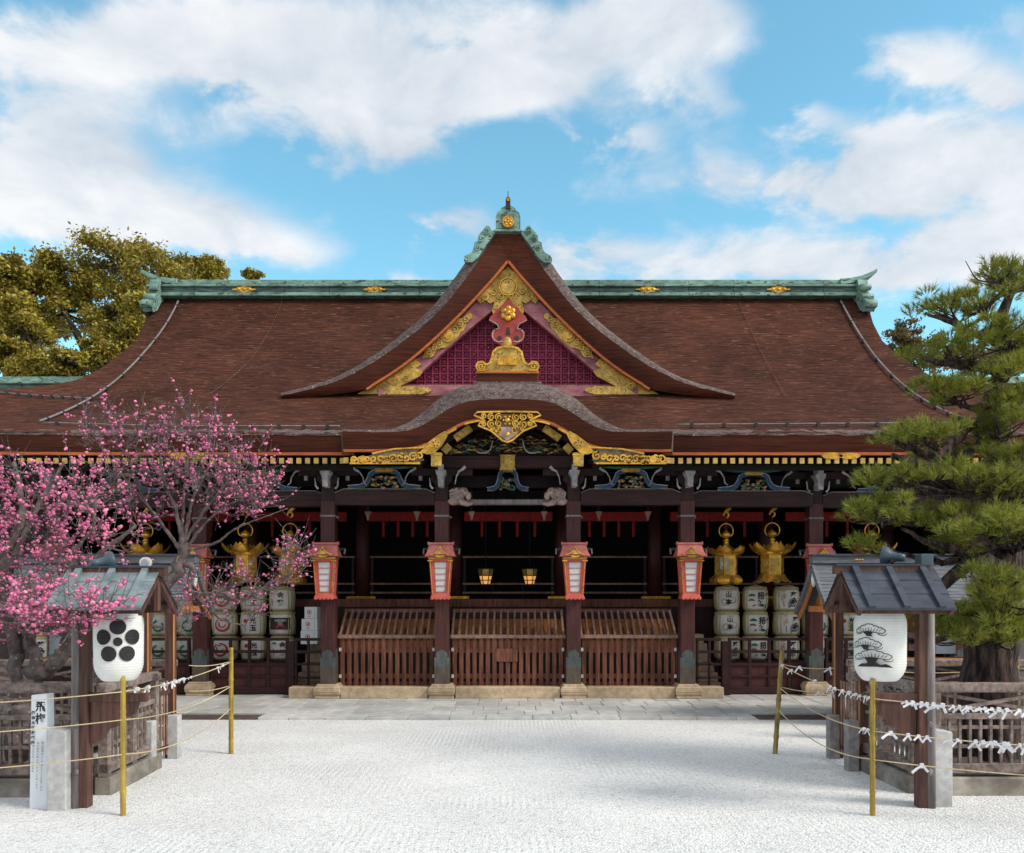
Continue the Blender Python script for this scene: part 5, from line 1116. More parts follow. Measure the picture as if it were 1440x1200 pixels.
# ------------------------------------------------------------------ lantern stands, paper lanterns
def stands():
    for sg in (1, -1):
        cx = 3.585 if sg > 0 else -3.80; px_ = 4.03 if sg > 0 else -4.20; side = 'right' if sg > 0 else 'left'
        mroof = 'roof_slate' if sg > 0 else 'roof_pale'
        t = thing('lantern_stand', 'roofed timber lantern stand with dark slate blue boards, beside the pine' if sg > 0 else 'roofed timber lantern stand with pale weathered copper roof, beside the plum tree', 'lantern stand', (px_, 8.33, 0))
        x0, x1 = (cx - .45, cx + .45) if sg > 0 else (cx - .45, cx + .44); yr, ye, yb = 8.16, 7.74, 8.60; zr, ze = (2.335 if sg > 0 else 2.315), 1.945
        b = MB(); n = 3
        for (ya, yc) in ((yr, ye), (yr, yb)):
            for k in range(n):
                u0, u1 = k / n, (k + 1) / n; p0 = (ya + (yc - ya) * u0, zr + (ze - zr) * u0); p1 = (ya + (yc - ya) * u1, zr + (ze - zr) * u1); lf = .012
                g = [[(x0, p0[0], p0[1] + .002), (x1, p0[0], p0[1] + .002)], [(x0, p1[0], p1[1] + lf), (x1, p1[0], p1[1] + lf)], [(x0, p1[0], p1[1] - .012), (x1, p1[0], p1[1] - .012)]]
                b.sheet(g, mroof, smooth=False, flip=yc < ya)
        b.add([(x0, ye, ze - .012), (x1, ye, ze - .012), (x1, yr, zr - .05), (x0, yr, zr - .05), (x0, yb, ze - .012), (x1, yb, ze - .012)], [(0, 1, 2, 3), (3, 2, 5, 4)], 'post')
        rf = link('roof', b, t)
        for x in (x0 + .13, cx, x1 - .13):
            b = MB(); dy, dz = ye - yr, ze - zr
            b.bar((x, yr - .02, zr + .018), (x, ye - .008, ze + .016), .06, .035, mroof); b.bar((x, yr + .02, zr + .018), (x, yb + .008, ze + .016), .06, .035, mroof); link('batten', b, rf)
        b = MB(); b.box(x0 - .06 if sg > 0 else x0 + .05, x1 - .05 if sg > 0 else x1 + .06, yr - .035, yr + .035, zr - .06, zr + .016, 'post'); b.box(x0 - .05 if sg > 0 else x0 + .05, x1 - .05 if sg > 0 else x1 + .05, yr - .05, yr + .05, zr + .018, zr + .034, 'roof_slate'); link('ridge_board', b, rf)
        for x in (x0 + .03, x1 - .03):
            b = MB(); q = lambda y: zr + (ze - zr) * abs(y - yr) / (yr - ye)
            b.bar((x, yr, zr - .05), (x, ye + .02, ze - .035), .035, .07, 'post'); b.bar((x, yr, zr - .05), (x, yb - .02, ze - .035), .035, .07, 'post')
            b.box(x - .018, x + .018, yr - .035, yr + .035, ze - .02, zr - .06, 'post'); link('gable_board', b, rf)
        for y in (ye + .10, yb - .10):
            b = MB(); b.box(x0 + .04, x1 - .04, y - .03, y + .03, ze - .045, ze + .03, 'post'); link('purlin', b, t)
        # post: brown square timber with a grey round pole against it
        b = MB(); b.taper((px_ - sg * .02, 8.36, 0), .10, .11, (px_ - sg * .02, 8.36, 2.0), .092, .10, 'post'); link('post', b, t, bevel=.006)
        b = MB(); b.tube([(px_ + sg * .056, 8.32, 0), (px_ + sg * .054, 8.32, 1.0), (px_ + sg * .05, 8.32, 1.97)], [.042, .041, .038], 'post_grey', n=14)
        for z in (.36, .82): b.ball((px_ + sg * .02, 8.262, z), (.03, .012, .04), 'post_grey')
        link('round_pole', b, t)
        if sg > 0: b = MB(); b.box(px_ - .06, px_ + .06, 8.28, 8.42, 2.22, 2.475, 'horn'); link('post_cap', b, t, bevel=.006)
        b = MB(); b.box(min(px_, px_ - sg * .62), max(px_, px_ - sg * .62), 8.33, 8.41, 1.03, 1.115, 'post'); link('cross_rail', b, t, bevel=.005)
        b = MB(); b.box(min(px_, cx - sg * .35), max(px_, cx - sg * .35), 8.12, 8.2, 1.985, 2.05, 'post'); link('hanging_beam', b, t)
        # curved bracket board under the rail
        s0 = px_ - sg * .08; pts = [(s0, 1.03), (s0, .62), (s0 - sg * .10, .66), (s0 - sg * .17, .76), (s0 - sg * .26, .80), (s0 - sg * .31, .88), (s0 - sg * .42, .91), (s0 - sg * .46, 1.03)]
        b = MB(); b.prism(pts, 8.345, 8.395, 'post'); link('bracket_board', b, t, bevel=.004)
        # paper lantern
        lx = PX(1237.5, 8.16) if sg > 0 else PX(167, 8.16); zb, zt = PZ(957, 8.16), PZ(853, 8.16)
        l = thing('paper_lantern', 'white paper lantern with a black three tier pine emblem' if sg > 0 else 'white paper lantern with a black five petal plum crest of discs', 'paper lantern', (lx, 8.16, zb), 0, 'large paper lanterns hung in the two roofed stands'); H = zt - zb; Rm = .236 if sg > 0 else .224
        prof = []; nr = 27
        for k in range(nr * 3 + 1):
            u = k / (nr * 3); e = min(u, 1 - u) / .5
            base = Rm * (1 - .34 * max(0, 1 - e / .52) ** 2.4) * (1 - (.02 if sg > 0 else .03) * (1 - u)); base *= (1 if e > .03 else .98); prof.append((base + .0035 * (1 - abs(((k % 3) - 1.5) / 1.5) * 1.6), u * H))
        b = MB(); b.lathe([(0.05, 0.002)] + prof + [(.12, H + .0)], 'chochin', n=64); link('paper_body', b, l, local=True)
        rr = lambda z: float(np.interp(z, [p[1] for p in prof], [p[0] for p in prof]))
        b = MB(); b.lathe([(.13, H - .005), (.14, H + .02), (.12, H + .03)], 'ink', n=24); b.lathe([(.06, -.012), (.12, -.006), (.12, .004)], 'ink', n=24); b.tube([(0, 0, H), (0, 0, H + .06)], .012, 'iron', n=6); link('rim_ring', b, l, local=True)
        rot = R(-120 if sg > 0 else -66); 
        if sg < 0:
            f = Flat(); cz = H * .535; r0 = .139
            for k in range(5): a = R(90 + 72 * k); f.disc(-.005 + r0 * math.cos(a), cz + r0 * math.sin(a), .0715, 'ink')
            f.disc(-.005, cz, .040, 'ink'); nm = 'plum_crest'; r_add = .008
        else:
            f = Flat(); nm = 'pine_emblem'
            def tier(u, v, w, h, trunk):
                n = 5; base = [(-1, .0), (-.93, .34), (-.62, .52), (-.25, .86), (0.06, 1.0), (.3, .80), (.62, .58), (.9, .42), (1.0, .10)]
                for i in range(len(base) - 1):
                    a, c = np.array(base[i]), np.array(base[i + 1]); d = c - a; nrm = np.array((-d[1], d[0])) * .22; q = [a, a + d * .25 + nrm * .8, a + d * .5 + nrm, a + d * .75 + nrm * .8, c]
                    f.line([(u + x * w, v + z * h) for x, z in q], .008, 'ink')
                f.line([(u + x * w, v + z * h) for x, z in ((-1, 0), (-.85, -.1), (-.5, .05), (0, .14), (.5, .0), (.85, -.12), (1.0, .1))], .007, 'ink')
                for k in range(9):
                    x = -.8 + .2 * k; f.line([(u + x * w * .8, v + .16 * h), (u + x * w * 1.0, v + h * (.66 - .30 * abs(x)))], [.007, .003], 'ink')
                f.line([(u + x * w, v + z * h) for x, z in ((.55, -.12), (.8, -.32), (1.0, -.28), (1.12, -.05))], [.008, .007, .006, .003], 'ink'); f.line([(u + x * w, v + z * h) for x, z in ((-1.0, -.25), (-.7, -.2), (-.4, -.05))], [.003, .006, .006], 'ink')
                if trunk: f.poly([(u - .40 * w, v + .10 * h), (u + .30 * w, v + .10 * h), (u + .18 * w, v - .25 * h), (u + .3 * w, v - .45 * h), (u - .1 * w, v - .4 * h), (u - .2 * w, v - .2 * h)], 'ink')
            tier(-.07, H * .655, .138, .08, True); tier(-.09, H * .475, .125, .08, True); tier(-.035, H * .315, .150, .082, False)
            f.poly([(-.10, H * .33), (.02, H * .33), (-.005, H * .27), (.03, H * .235), (.07, H * .25), (.13, H * .20), (-.16, H * .20), (-.12, H * .245), (-.075, H * .25), (-.065, H * .27)], 'ink'); r_add = .008
        def on(u, v, li): r = rr(v) + r_add + li; a = rot + u / Rm; return (r * math.cos(a), r * math.sin(a), v)
        link(nm, f.lay(on, lift=.0006), l, local=True)
        # loudspeaker horn on the ridge
        h = MB(); hx, hy, hz = (PX(1253, 8.5), 8.5, PZ(783, 8.5)) if sg > 0 else (PX(147, 8.5), 8.5, PZ(791, 8.5)); q = MB()
        q.lathe([(.035, -.13), (.045, -.08), (.04, -.06), (.06, .0), (.092, .03), (.10, .075), (.098, .08), (.085, .05), (.02, .02)], 'horn', n=24)
        q.xf(Matrix.Translation((hx, hy, hz)) @ Matrix.Rotation(R(-80 if sg > 0 else 80), 4, 'Y') @ Matrix.Rotation(R(-38), 4, 'X')); h.add(q.v, q.f, 'horn', True)
        sp = thing('loudspeaker', 'round grey loudspeaker horn seen from behind on the slate blue stand roof' if sg > 0 else 'grey loudspeaker horn behind the pale stand roof ridge', 'loudspeaker', (hx, hy, hz)); link('horn', h, sp)
        h = MB(); h.tube([(hx, hy, hz - .02), (hx, hy - .1, 2.24)], .016, 'iron', n=6); h.box(hx - .03, hx + .03, hy - .06, hy + .04, hz - .06, hz - .03, 'iron'); link('bracket', h, sp)
    sp = thing('round_lamp', 'small round white lamp on the pale stand roof ridge', 'lamp', P(207, 792, 8.2)); c = P(207, 792, 8.2)
    h = MB(); h.tube([(c[0], c[1] - .05, c[2]), (c[0], c[1] - .015, c[2])], .055, 'white', n=20); link('housing', h, sp)
    h = MB(); h.tube([(c[0], c[1] - .062, c[2]), (c[0], c[1] - .048, c[2])], .034, 'ink_grey', n=16); link('lens', h, sp)
    h = MB(); h.tube([(c[0], c[1], c[2] - .05), (c[0], c[1], 2.38)], .012, 'iron', n=6); link('stem', h, sp)
stands()
# ------------------------------------------------------------------ fences, gateways, stone posts, sign
def fences():
    def fence(p0, p1, lab, n, end0=True):
        p0 = Vector(p0); p1 = Vector(p1); d = (p1 - p0); L_ = d.length; rz = math.atan2(d.y, d.x)
        t = thing('lattice_fence', lab, 'fence', (p0.x, p0.y, 0), rz)
        def pt(nm, fn, bv=.005):
            b = MB(); fn(b); link(nm, b, t, local=True, bevel=bv)
        pt('curb_stone', lambda b: [b.box(a, min(a + 1.15, L_) - .006, -.09, .09, -.05, .185 + random.uniform(-.006, .006), 'curb') for a in np.arange(0, L_ - .1, 1.15)], .015)
        pt('sill_beam', lambda b: b.box(0, L_, -.06, .06, .225, .325, 'fence'))
        pt('top_rail', lambda b: b.box(-.03, L_, -.055, .055, 1.065, 1.165, 'fence'), .012)
        pt('middle_rail', lambda b: b.box(0, L_, -.035, .035, .785, .845, 'fence'))
        for k in range(n + 1):
            x = .05 + (L_ - .1) * k / n; pt('post', lambda b: b.box(x - .05, x + .05, -.05, .05, .185, 1.07, 'fence'))
        def lat(b):
            for k in range(n):
                a, c = .1 + (L_ - .1) * k / n, (L_ - .1) * (k + 1) / n; w = c - a; m = max(3, int(w / .105))
                for i in range(1, m): x = a + w * i / m; b.box(x - .014, x + .014, -.018, .012, .325, .785, 'fence')
                for z in (.50, .70): b.box(a, c, -.010, .016, z - .018, z + .018, 'fence')
        pt('lattice', lat, 0)
        def br(b):
            for k in range(n):
                a, c = .1 + (L_ - .1) * k / n, (L_ - .1) * (k + 1) / n
                b.bar((a, .0, .86), (c, .0, 1.05), .03, .038, 'fence'); b.bar((a, .032, 1.05), (c, .032, .86), .03, .038, 'fence')
        pt('brace', br, 0); return t
    fence((-4.36, 8.84), (-7.6, 8.84), 'weathered lattice fence on a stone curb, front run left of the plum stand', 3); fence((-4.25, 8.86), (-4.33, 10.35), 'weathered lattice fence receding behind the plum crest lantern', 2)
    fence((4.36, 8.92), (8.0, 8.92), 'weathered lattice fence on a stone curb, front run in front of the pine trunk', 3); fence((4.24, 8.94), (4.22, 10.4), 'weathered lattice fence receding behind the pine emblem lantern', 2)
    fence((4.9, 12.4), (9.4, 12.4), 'weathered lattice fence behind the pine trunk', 4); fence((-4.9, 12.4), (-9.4, 12.4), 'weathered lattice fence behind the plum trees', 4)
    for sg in (1, -1):
        x = 4.20 if sg > 0 else -4.40; t = thing('slatted_gateway', 'narrow gateway of thin upright slats between two tall posts, ' + ('right of the courtyard' if sg > 0 else 'left of the courtyard'), 'gateway', (x, 10.6, 0))
        for y in (10.22, 11.0):
            b = MB(); b.box(x - .055, x + .055, y - .055, y + .055, 0, 1.95, 'post'); b.box(x - sg * .055 - .006, x - sg * .055 + .006, y - .058, y - .02, .05, 1.94, 'orange'); link('gate_post', b, t, bevel=.005)
        for k in range(7): b = MB(); y = 10.33 + .092 * k; b.box(x - .007, x + .007, y - .014, y + .014, .06, 1.0, 'saisen_light'); link('slat', b, t)
        for z in (.16, .86): b = MB(); b.box(x - .02, x + .02, 10.27, 10.95, z - .025, z + .025, 'post'); link('rail', b, t)
        b = MB(); b.box(x - .07, x + .07, 10.1, 11.1, 1.95, 2.02, 'post'); link('lintel', b, t, bevel=.006)
        b = MB(); b.box(x - .06 - (.15 if sg > 0 else .0), x + .06 + (.0 if sg > 0 else .15), 10.12, 10.20, 1.07, 1.16, 'fence'); link('beam_end', b, t, bevel=.005)
    def stone(name, x, y, w, d, h, lab, m='granite', cat='stone post', slope=.02, rz=0):
        b = MB(); b.hexa([(-w / 2, -d / 2, -.05), (w / 2, -d / 2, -.05), (w / 2, d / 2, -.05), (-w / 2, d / 2, -.05), (-w / 2, -d / 2, h - slope), (w / 2, -d / 2, h), (w / 2, d / 2, h), (-w / 2, d / 2, h - slope)], m); o = link(name, b, origin=(0, 0, 0), bevel=.010); o.location = (x, y, 0); o.rotation_euler = (0, 0, rz); WL[o.name] = Vector((x, y, 0)); return tag(o, lab, cat)
    stone('stone_post', PX(1321, 8.42), 8.42, .185, .16, .735, 'tall pale stone post against the right stand pole', slope=-.03); stone('stone_post', PX(87, 8.3), 8.28, .19, .17, .765, 'tall pale stone post between the lettered sign and the left stand', slope=-.03)
    stone('stone_post', 4.04, 10.15, .14, .13, .60, 'grey stone stub, nearer of the two at the right gateway', 'granite_dark', slope=0); stone('stone_post', 4.12, 10.95, .14, .13, .56, 'grey stone stub, farther of the two at the right gateway', 'granite_dark', slope=0)
    stone('stone_post', -4.30, 10.10, .14, .13, .60, 'pale stone stub, nearer of the two at the left gateway', slope=0); stone('stone_post', -4.33, 10.95, .14, .13, .56, 'pale stone stub, farther of the two at the left gateway', slope=0)
    b = MB(); b.hexa([(-.10, -.06, -.05), (.10, -.06, -.05), (.10, .06, -.05), (-.10, .06, -.05), (-.083, -.055, 1.10), (.083, -.055, 1.115), (.083, .055, 1.115), (-.083, .055, 1.10)], 'carton')
    t = thing('sign_post', 'white four sided sign post lettered in black brush characters, in front of the left fence', 'sign', (PX(60, 8.35), 8.35, 0), R(-8)); link('board', b, t, local=True, bevel=.006)
    f = Flat(); f.text('\u98db', .02, .985, .105, 'ink', .003).text('\u6885', .02, .865, .11, 'ink', .003)
    for k, c in enumerate('\u5fa1\u795e\u6728\u7d05\u548c\u9b42\u6885'): f.text(c, -.055, .925 - .048 * k, .042, 'ink', .001)
    txt = ['\u6885\u306f\u5fa1\u795e\u6728\u3068\u3057\u3066\u4f1d\u3048\u3089\u308c\u308b\u7d05\u6885\u3067\u3042\u308b', '\u5fa1\u672c\u6bbf\u524d\u306e\u6885\u306f\u53e4\u304f\u304b\u3089\u3053\u306e\u5730\u306b\u3042\u308b', '\u98db\u6885\u306e\u540d\u3092\u6301\u3064\u7d05\u548c\u9b42\u6885', '\u6bce\u5e74\u65e9\u6625\u306b\u82b1\u3092\u3064\u3051\u308b\u5fa1\u795e\u6728']
    for i, s_ in enumerate(txt):
        for k, c in enumerate(s_): f.text(c, .05 - .032 * i, .64 - .0265 * k, .023, 'ink')
    link('lettering', f.lay(lambda u, v, l: (u, -.0615 + .0048 * v + -.0 - l, v)), t, local=True)
fences()
# ------------------------------------------------------------------ bamboo stakes, ropes, paper slips
def stakes_and_ropes():
    def stake(x, y, h, lab, m, lean=0, r=.026):
        b = MB(); pts = []; rad = []; z = -.05; ph = 0
        node = [0, .22, .46, .72, .98, 1.25, 1.5]
        for k in range(0, 61):
            z = -.05 + (h + .05) * k / 60; pts.append((lean * z / h, 0, z)); near = min(abs(z - n_) for n_ in node); rad.append(r * (1 - .12 * z / h) + (.005 if near < .016 else (-.0015 if near < .035 else 0)))
        b.tube(pts, rad, m, n=14); o = link('bamboo_stake', b); o.location = (x, y, 0); return tag(o, lab, 'bamboo stake', 'bamboo stakes carrying the ropes')
    nr, fr = (3.393, 8.03), (3.475, 11.27); nl, fl = (-3.66, 8.03), (-3.71, 11.27)
    stake(*nr, 1.285, 'near bamboo stake in front of the pine emblem lantern', 'bamboo'); stake(*nl, 1.35, 'near bamboo stake in front of the plum crest lantern', 'bamboo')
    stake(*fr, 1.365, 'leaning old bamboo stake at the right back corner of the gravel', 'bamboo_old', lean=.09, r=.032); stake(*fl, 1.40, 'upright yellow bamboo stake at the left back corner of the gravel', 'bamboo', r=.032)
    stake(6.87, 11.6, 1.37, 'distant bamboo stake right of the pine trunk', 'bamboo_old')
    def cat(a, c, sag, n=24): return [tuple(a[i] + (c[i] - a[i]) * u - (sag * 4 * u * (1 - u) if i == 2 else 0) for i in range(3)) for u in np.linspace(0, 1, n + 1)]
    ropes = {}
    def rope(key, a, c, sag, lab):
        p = cat(a, c, sag); b = MB(); b.tube(p, .0056, 'rope', n=6); o = link('rope', b, origin=p[0]); tag(o, lab, 'rope', 'straw ropes strung between bamboo stakes'); ropes[key] = p
    lv = ['top', 'middle', 'lowest']
    for s_, n_, f_, end, zs, zf, word in (('r', nr, fr, (6.2, 7.1), (1.10, .795, .528), (1.175, .874, .583), 'right'), ('l', nl, fl, (-6.4, 7.1), (1.165, .90, .575), (1.21, .893, .602), 'left')):
        lean = .09 if s_ == 'r' else 0
        for k in range(3):
            rope(s_ + 'b%d' % k, (f_[0] + lean * zf[k] / 1.36, f_[1], zf[k]), (n_[0], n_[1], zs[k]), (.05, .09, .14)[k], lv[k] + ' rope from the back stake to the near stake on the ' + word)
            rope(s_ + 'f%d' % k, (n_[0], n_[1] - .02, zs[k]), (end[0], end[1], zs[k] - .02), .06, lv[k] + ' rope running from the near stake out of the picture on the ' + word)
        g = 4.15 if s_ == 'r' else -4.15
        for k in (0, 1): rope(s_ + 'g%d' % k, (f_[0] + lean * zf[k] / 1.36, f_[1] + .01, zf[k] + .01), (g, 10.95, zf[k] - (.02 if k == 0 else .03)), .03, ('upper' if k == 0 else 'lower') + ' short rope from the back stake to the gateway on the ' + word)
    p = [(6.87, 11.57, 1.1), (8.6, 11.4, 1.08)]; rope('x', p[0], p[1], .03, 'short rope at the distant stake right of the pine')
    rope('y', (6.87, 11.57, 1.12), (5.2, 11.5, 1.06), .04, 'short rope behind the pine trunk')
    # folded fortune slips knotted on the ropes
    protos = []
    for v in range(6):
        r_ = random.Random(v + 5); b = MB()
        b.bar((-.016, 0, .0), (.016, 0, .006), .03, .03, 'slip'); b.bar((0, -.012, -.016), (0, .012, .016), .03, .022, 'slip')
        for sg in (-1, 1):
            a = r_.uniform(.25, 1.35); L_ = r_.uniform(.055, .105); tw = r_.uniform(-.02, .02); mid = (sg * L_ * .5 * math.cos(a), -.012 + tw, -.5 * L_ * math.sin(a) + .012); end = (sg * L_ * math.cos(a * .8), -.015 + tw * 1.5, -L_ * math.sin(a * 1.0))
            b.bar((0, -.008, 0), mid, .020, .004, 'slip', up=(0, 1, .2)); b.bar(mid, end, .022, .004, 'slip', up=(.2, 1, .1))
        if v == 5: b.mats[0] = X_['slip_color']
        protos.append(b)
    first = {}
    def slip(rp, u, v, lab):
        p = ropes[rp]; i = min(int(u * 24), 23); t = u * 24 - i; a, c = Vector(p[i]), Vector(p[i + 1]); q = a.lerp(c, t)
        if v not in first: o = link('paper_slip', protos[v], origin=(0, 0, 0)); first[v] = o
        else: o = first[v].copy(); COL.objects.link(o)
        o.location = q + Vector((0, -.004, 0)); o.rotation_euler = (random.uniform(-.2, .2), random.uniform(-.3, .3), math.atan2((c - a).y, (c - a).x) + random.uniform(-.3, .3)); s_ = random.uniform(.62, 1.08); o.scale = (s_, s_, s_)
        tag(o, lab.replace('white', 'orange') if v == 5 else lab, 'paper slip', lab.replace('white folded paper slip', 'fortune slips'))
    r_ = random.Random(4)
    def many(rp, us, lab):
        for u in us: slip(rp, u, r_.choice([0, 1, 2, 3, 4, 0, 1, 2, 3, 4, 5] if len(us) > 12 else [0, 1, 2, 3, 4]), lab)
    many('rf0', [.10 + .020 * k + r_.uniform(-.009, .009) for k in range(29)], 'white folded paper slip knotted in the crowded row on the right top rope')
    many('rf1', [.05, .10, .13, .155, .22, .24] + [.29 + .019 * k + r_.uniform(-.007, .007) for k in range(16)], 'white folded paper slip knotted on the right middle rope in front of the lattice fence')
    many('rf2', [.14], 'single white folded paper slip knotted on the right lowest rope'); many('rb1', [.93, .96], 'white folded paper slip knotted on the middle rope just behind the right near stake')
    many('rb0', [.02, .15, .45, .62, .66, .74, .80, .86, .90, .94, .97], 'white folded paper slip knotted on the top rope leading back from the right near stake')
    many('rg0', [.35, .9], 'white folded paper slip on the upper short rope by the right gateway'); many('rg1', [.7, .95], 'white folded paper slip on the lower short rope by the right gateway')
    many('lb0', [.10, .16, .45, .52, .56, .60, .63, .66, .70, .82, .9], 'white folded paper slip knotted on the top rope between the two left stakes'); many('x', [.1, .2, .3, .5], 'white folded paper slip on the rope right of the pine trunk'); many('y', [.15, .3], 'white folded paper slip on the rope behind the pine trunk')
stakes_and_ropes()
# ------------------------------------------------------------------ small tiled shops at both sides, rear halls
def shops():
    for sg in (1, -1):
        gx = 5.02 if sg > 0 else 5.28; L_ = 5.6; t = thing('tiled_shop', 'low shop with a dark grey tiled roof and orange wood gable, ' + ('behind the pine' if sg > 0 else 'behind the plum trees'), 'shop', (sg * (gx + L_ / 2), 14.3, .03))
        yr, zr = 14.26, 2.66; f, k_, ez = 13.42, 15.10, 1.86
        def sl(u): return ez + (zr - ez) * (1 - (1.35 * u - .35 * u * u))
        b = MB(); n = 15
        for ya in (f, k_):
            for i in range(n):
                u0, u1 = i / n, (i + 1) / n; y0, y1 = yr + (ya - yr) * u0, yr + (ya - yr) * u1
                g = [[(sg * gx, y0, sl(u0) + .002), (sg * (gx + L_), y0, sl(u0) + .002)], [(sg * gx, y1, sl(u1) + .016), (sg * (gx + L_), y1, sl(u1) + .016)], [(sg * gx, y1, sl(u1) - .012), (sg * (gx + L_), y1, sl(u1) - .012)]]
                b.sheet(g, 'tile', smooth=False, flip=(ya < yr) == (sg > 0))
        rf = link('roof', b, t)
        b = MB(); a, c = sorted((sg * (gx - .02), sg * (gx + L_))); b.box(a, c, yr - .08, yr + .08, zr - .02, zr + .10, 'tile'); b.box(a - .02, c + .02, yr - .11, yr + .11, zr + .10, zr + .135, 'roof_slate'); 
        rg = link('ridge', b, rf, bevel=.005)
        for dx in (.75, 1.9):
            b = MB(); x = sg * (gx + dx)
            for q in (-.05, 0, .05): b.ball((x + q, yr - .08, zr + .04), (.035, .012, .022), 'gold')
            link('ridge_crest', b, rg)
        b = MB()
        for ya in (f, k_):
            for i in range(6):
                u0, u1 = i / 6, (i + 1) / 6; b.bar((sg * gx, yr + (ya - yr) * u0, sl(u0) - .05), (sg * gx, yr + (ya - yr) * u1, sl(u1) - .05), .05, .09, 'tile')
                b.bar((sg * (gx + .05), yr + (ya - yr) * u0, sl(u0) - .13), (sg * (gx + .05), yr + (ya - yr) * u1, sl(u1) - .13), .04, .10, 'orange')
        link('gable_edge', b, rf)
        b = MB(); xw = sg * (gx + .22); b.add([(xw, f + .25, ez + .02), (xw, k_ - .25, ez + .02), (xw, yr, zr - .12)], [(0, 1, 2)], 'orange'); b.bar((xw - sg * .04, yr, zr - .15), (xw - sg * .04, yr, ez), .07, .09, 'orange'); b.bar((xw - sg * .05, f + .3, ez + .02), (xw - sg * .05, k_ - .3, ez + .02), .1, .10, 'orange'); link('gable_wall', b, t)
        b = MB(); b.prism([(-.05, 2.36), (.05, 2.36), (.09, 2.26), (.05, 2.17), (0, 2.13), (-.05, 2.17), (-.09, 2.26)], -.012, .012, 'white'); b.xf(Matrix.Translation((sg * (gx + .02), yr, .12)) @ Matrix.Rotation(R(90), 4, 'Z')); link('gable_pendant', b, rf)
        for x_, y_ in ((.62, 13.62), (2.4, 13.62), (4.4, 13.62)):
            b = MB(); x = sg * (gx + x_); b.box(x - .055, x + .055, y_ - .055, y_ + .055, .03, 1.9, 'orange' if x_ < 1 else 'post'); link('corner_post', b, t, bevel=.005)
        b = MB(); a, c = sorted((sg * (gx + .6), sg * (gx + 2.4))); b.box(a, c, 13.55, 13.95, 1.02, 1.10, 'orange'); b.box(a, c, 13.66, 13.70, .05, 1.02, 'dark'); link('counter', b, t, bevel=.006)
        a, c = sorted((sg * (gx + .95), sg * (gx + 2.4))); b = MB(); b.box(a, c, 14.7, 14.76, .05, 2.0, 'orange'); b.box(a, c, 14.66, 14.7, .9, 1.45, 'black'); link('back_wall', b, t)
        for i in range(3):
            b = MB(); x = a + .25 + .45 * i; b.box(x - .16, x + .16, 14.0, 14.04, 1.15 + .05 * (i % 2), 1.5, 'notice' if i != 1 else 'saisen_light'); link('notice_board', b, t)
        b = MB(); a, c = sorted((sg * (gx + 2.45), sg * (gx + L_ - .1))); b.box(a, c, 13.68, 13.76, .05, 1.95, 'plaster'); link('plaster_wall', b, t)
        d = MB(); x = sg * (gx + 2.75); d.box(x - .24, x + .24, 13.63, 13.69, .5, 1.72, 'fence'); dd = link('door', d, t, bevel=.005)
        d = MB(); d.box(x - .15, x + .15, 13.615, 13.632, 1.05, 1.6, 'ink_night'); link('door_pane', d, dd)
        # rear hall with a green copper ridge
        h = thing('rear_hall', 'rear hall with green copper ridge beyond the ' + ('right' if sg > 0 else 'left') + ' end of the main roof', 'hall', (sg * 20, 29, 0))
        x0, x1 = sorted((sg * 11.2, sg * 30)); b = MB(); b.sheet([[(x, 28.6, 9.0), (x, 26.2, 7.3), (x, 24, 6.2)] for x in ((x0, x1) if sg > 0 else (x0, x1))], 'bark', flip=True); b.sheet([[(x, 28.6, 9.0), (x, 31, 7.3), (x, 33, 6.2)] for x in (x0, x1)], 'bark'); rr_ = link('roof', b, h)
        b = MB(); x = x0
        while x < x1 - .01:
            c = min(x + 1.25, x1); b.box(x, c - .005, 28.3, 28.9, 9.0, 9.20, 'patina_dark'); b.box(x, c - .005, 28.2, 29.0, 9.2, 9.28, 'patina'); b.box(x, c - .005, 28.32, 28.88, 9.28, 9.46, 'patina'); b.box(x, c - .005, 28.25, 28.95, 8.9, 9.0, 'patina'); x = c
        rd = link('ridge', b, rr_, bevel=.012)
        for q in ((12.1, 15.5, 19) if sg < 0 else (12.9, 16.5, 20)):
            b = MB()
            for dx in (-.14, 0, .14): b.ball((sg * q + dx, 28.29, 9.1), (.1, .03, .055), 'gold')
            link('ridge_crest', b, rd)
        b = MB(); b.box(x0 + .8, x1, 26.8, 31, 0, 7.6, 'dark'); link('wall', b, h)
shops()
# ------------------------------------------------------------------ planting
def fast_mesh(name, verts, faces_flat, nper, m, parent=None, local_org=(0, 0, 0), smooth=False):
    me = bpy.data.meshes.new(name); v = np.asarray(verts, np.float32) - np.asarray(local_org, np.float32); nf = len(faces_flat) // nper
    me.vertices.add(len(v)); me.vertices.foreach_set('co', v.ravel()); me.loops.add(len(faces_flat)); me.loops.foreach_set('vertex_index', np.asarray(faces_flat, np.int32))
    me.polygons.add(nf); me.polygons.foreach_set('loop_start', np.arange(nf, dtype=np.int32) * nper)
    try: me.polygons.foreach_set('loop_total', np.full(nf, nper, np.int32))
    except Exception: pass
    me.polygons.foreach_set('use_smooth', np.full(nf, smooth)); me.materials.append(X_[m]); me.update(calc_edges=True); me.validate()
    o = bpy.data.objects.new(name, me); COL.objects.link(o)
    if parent is not None: o.parent = parent
    return o
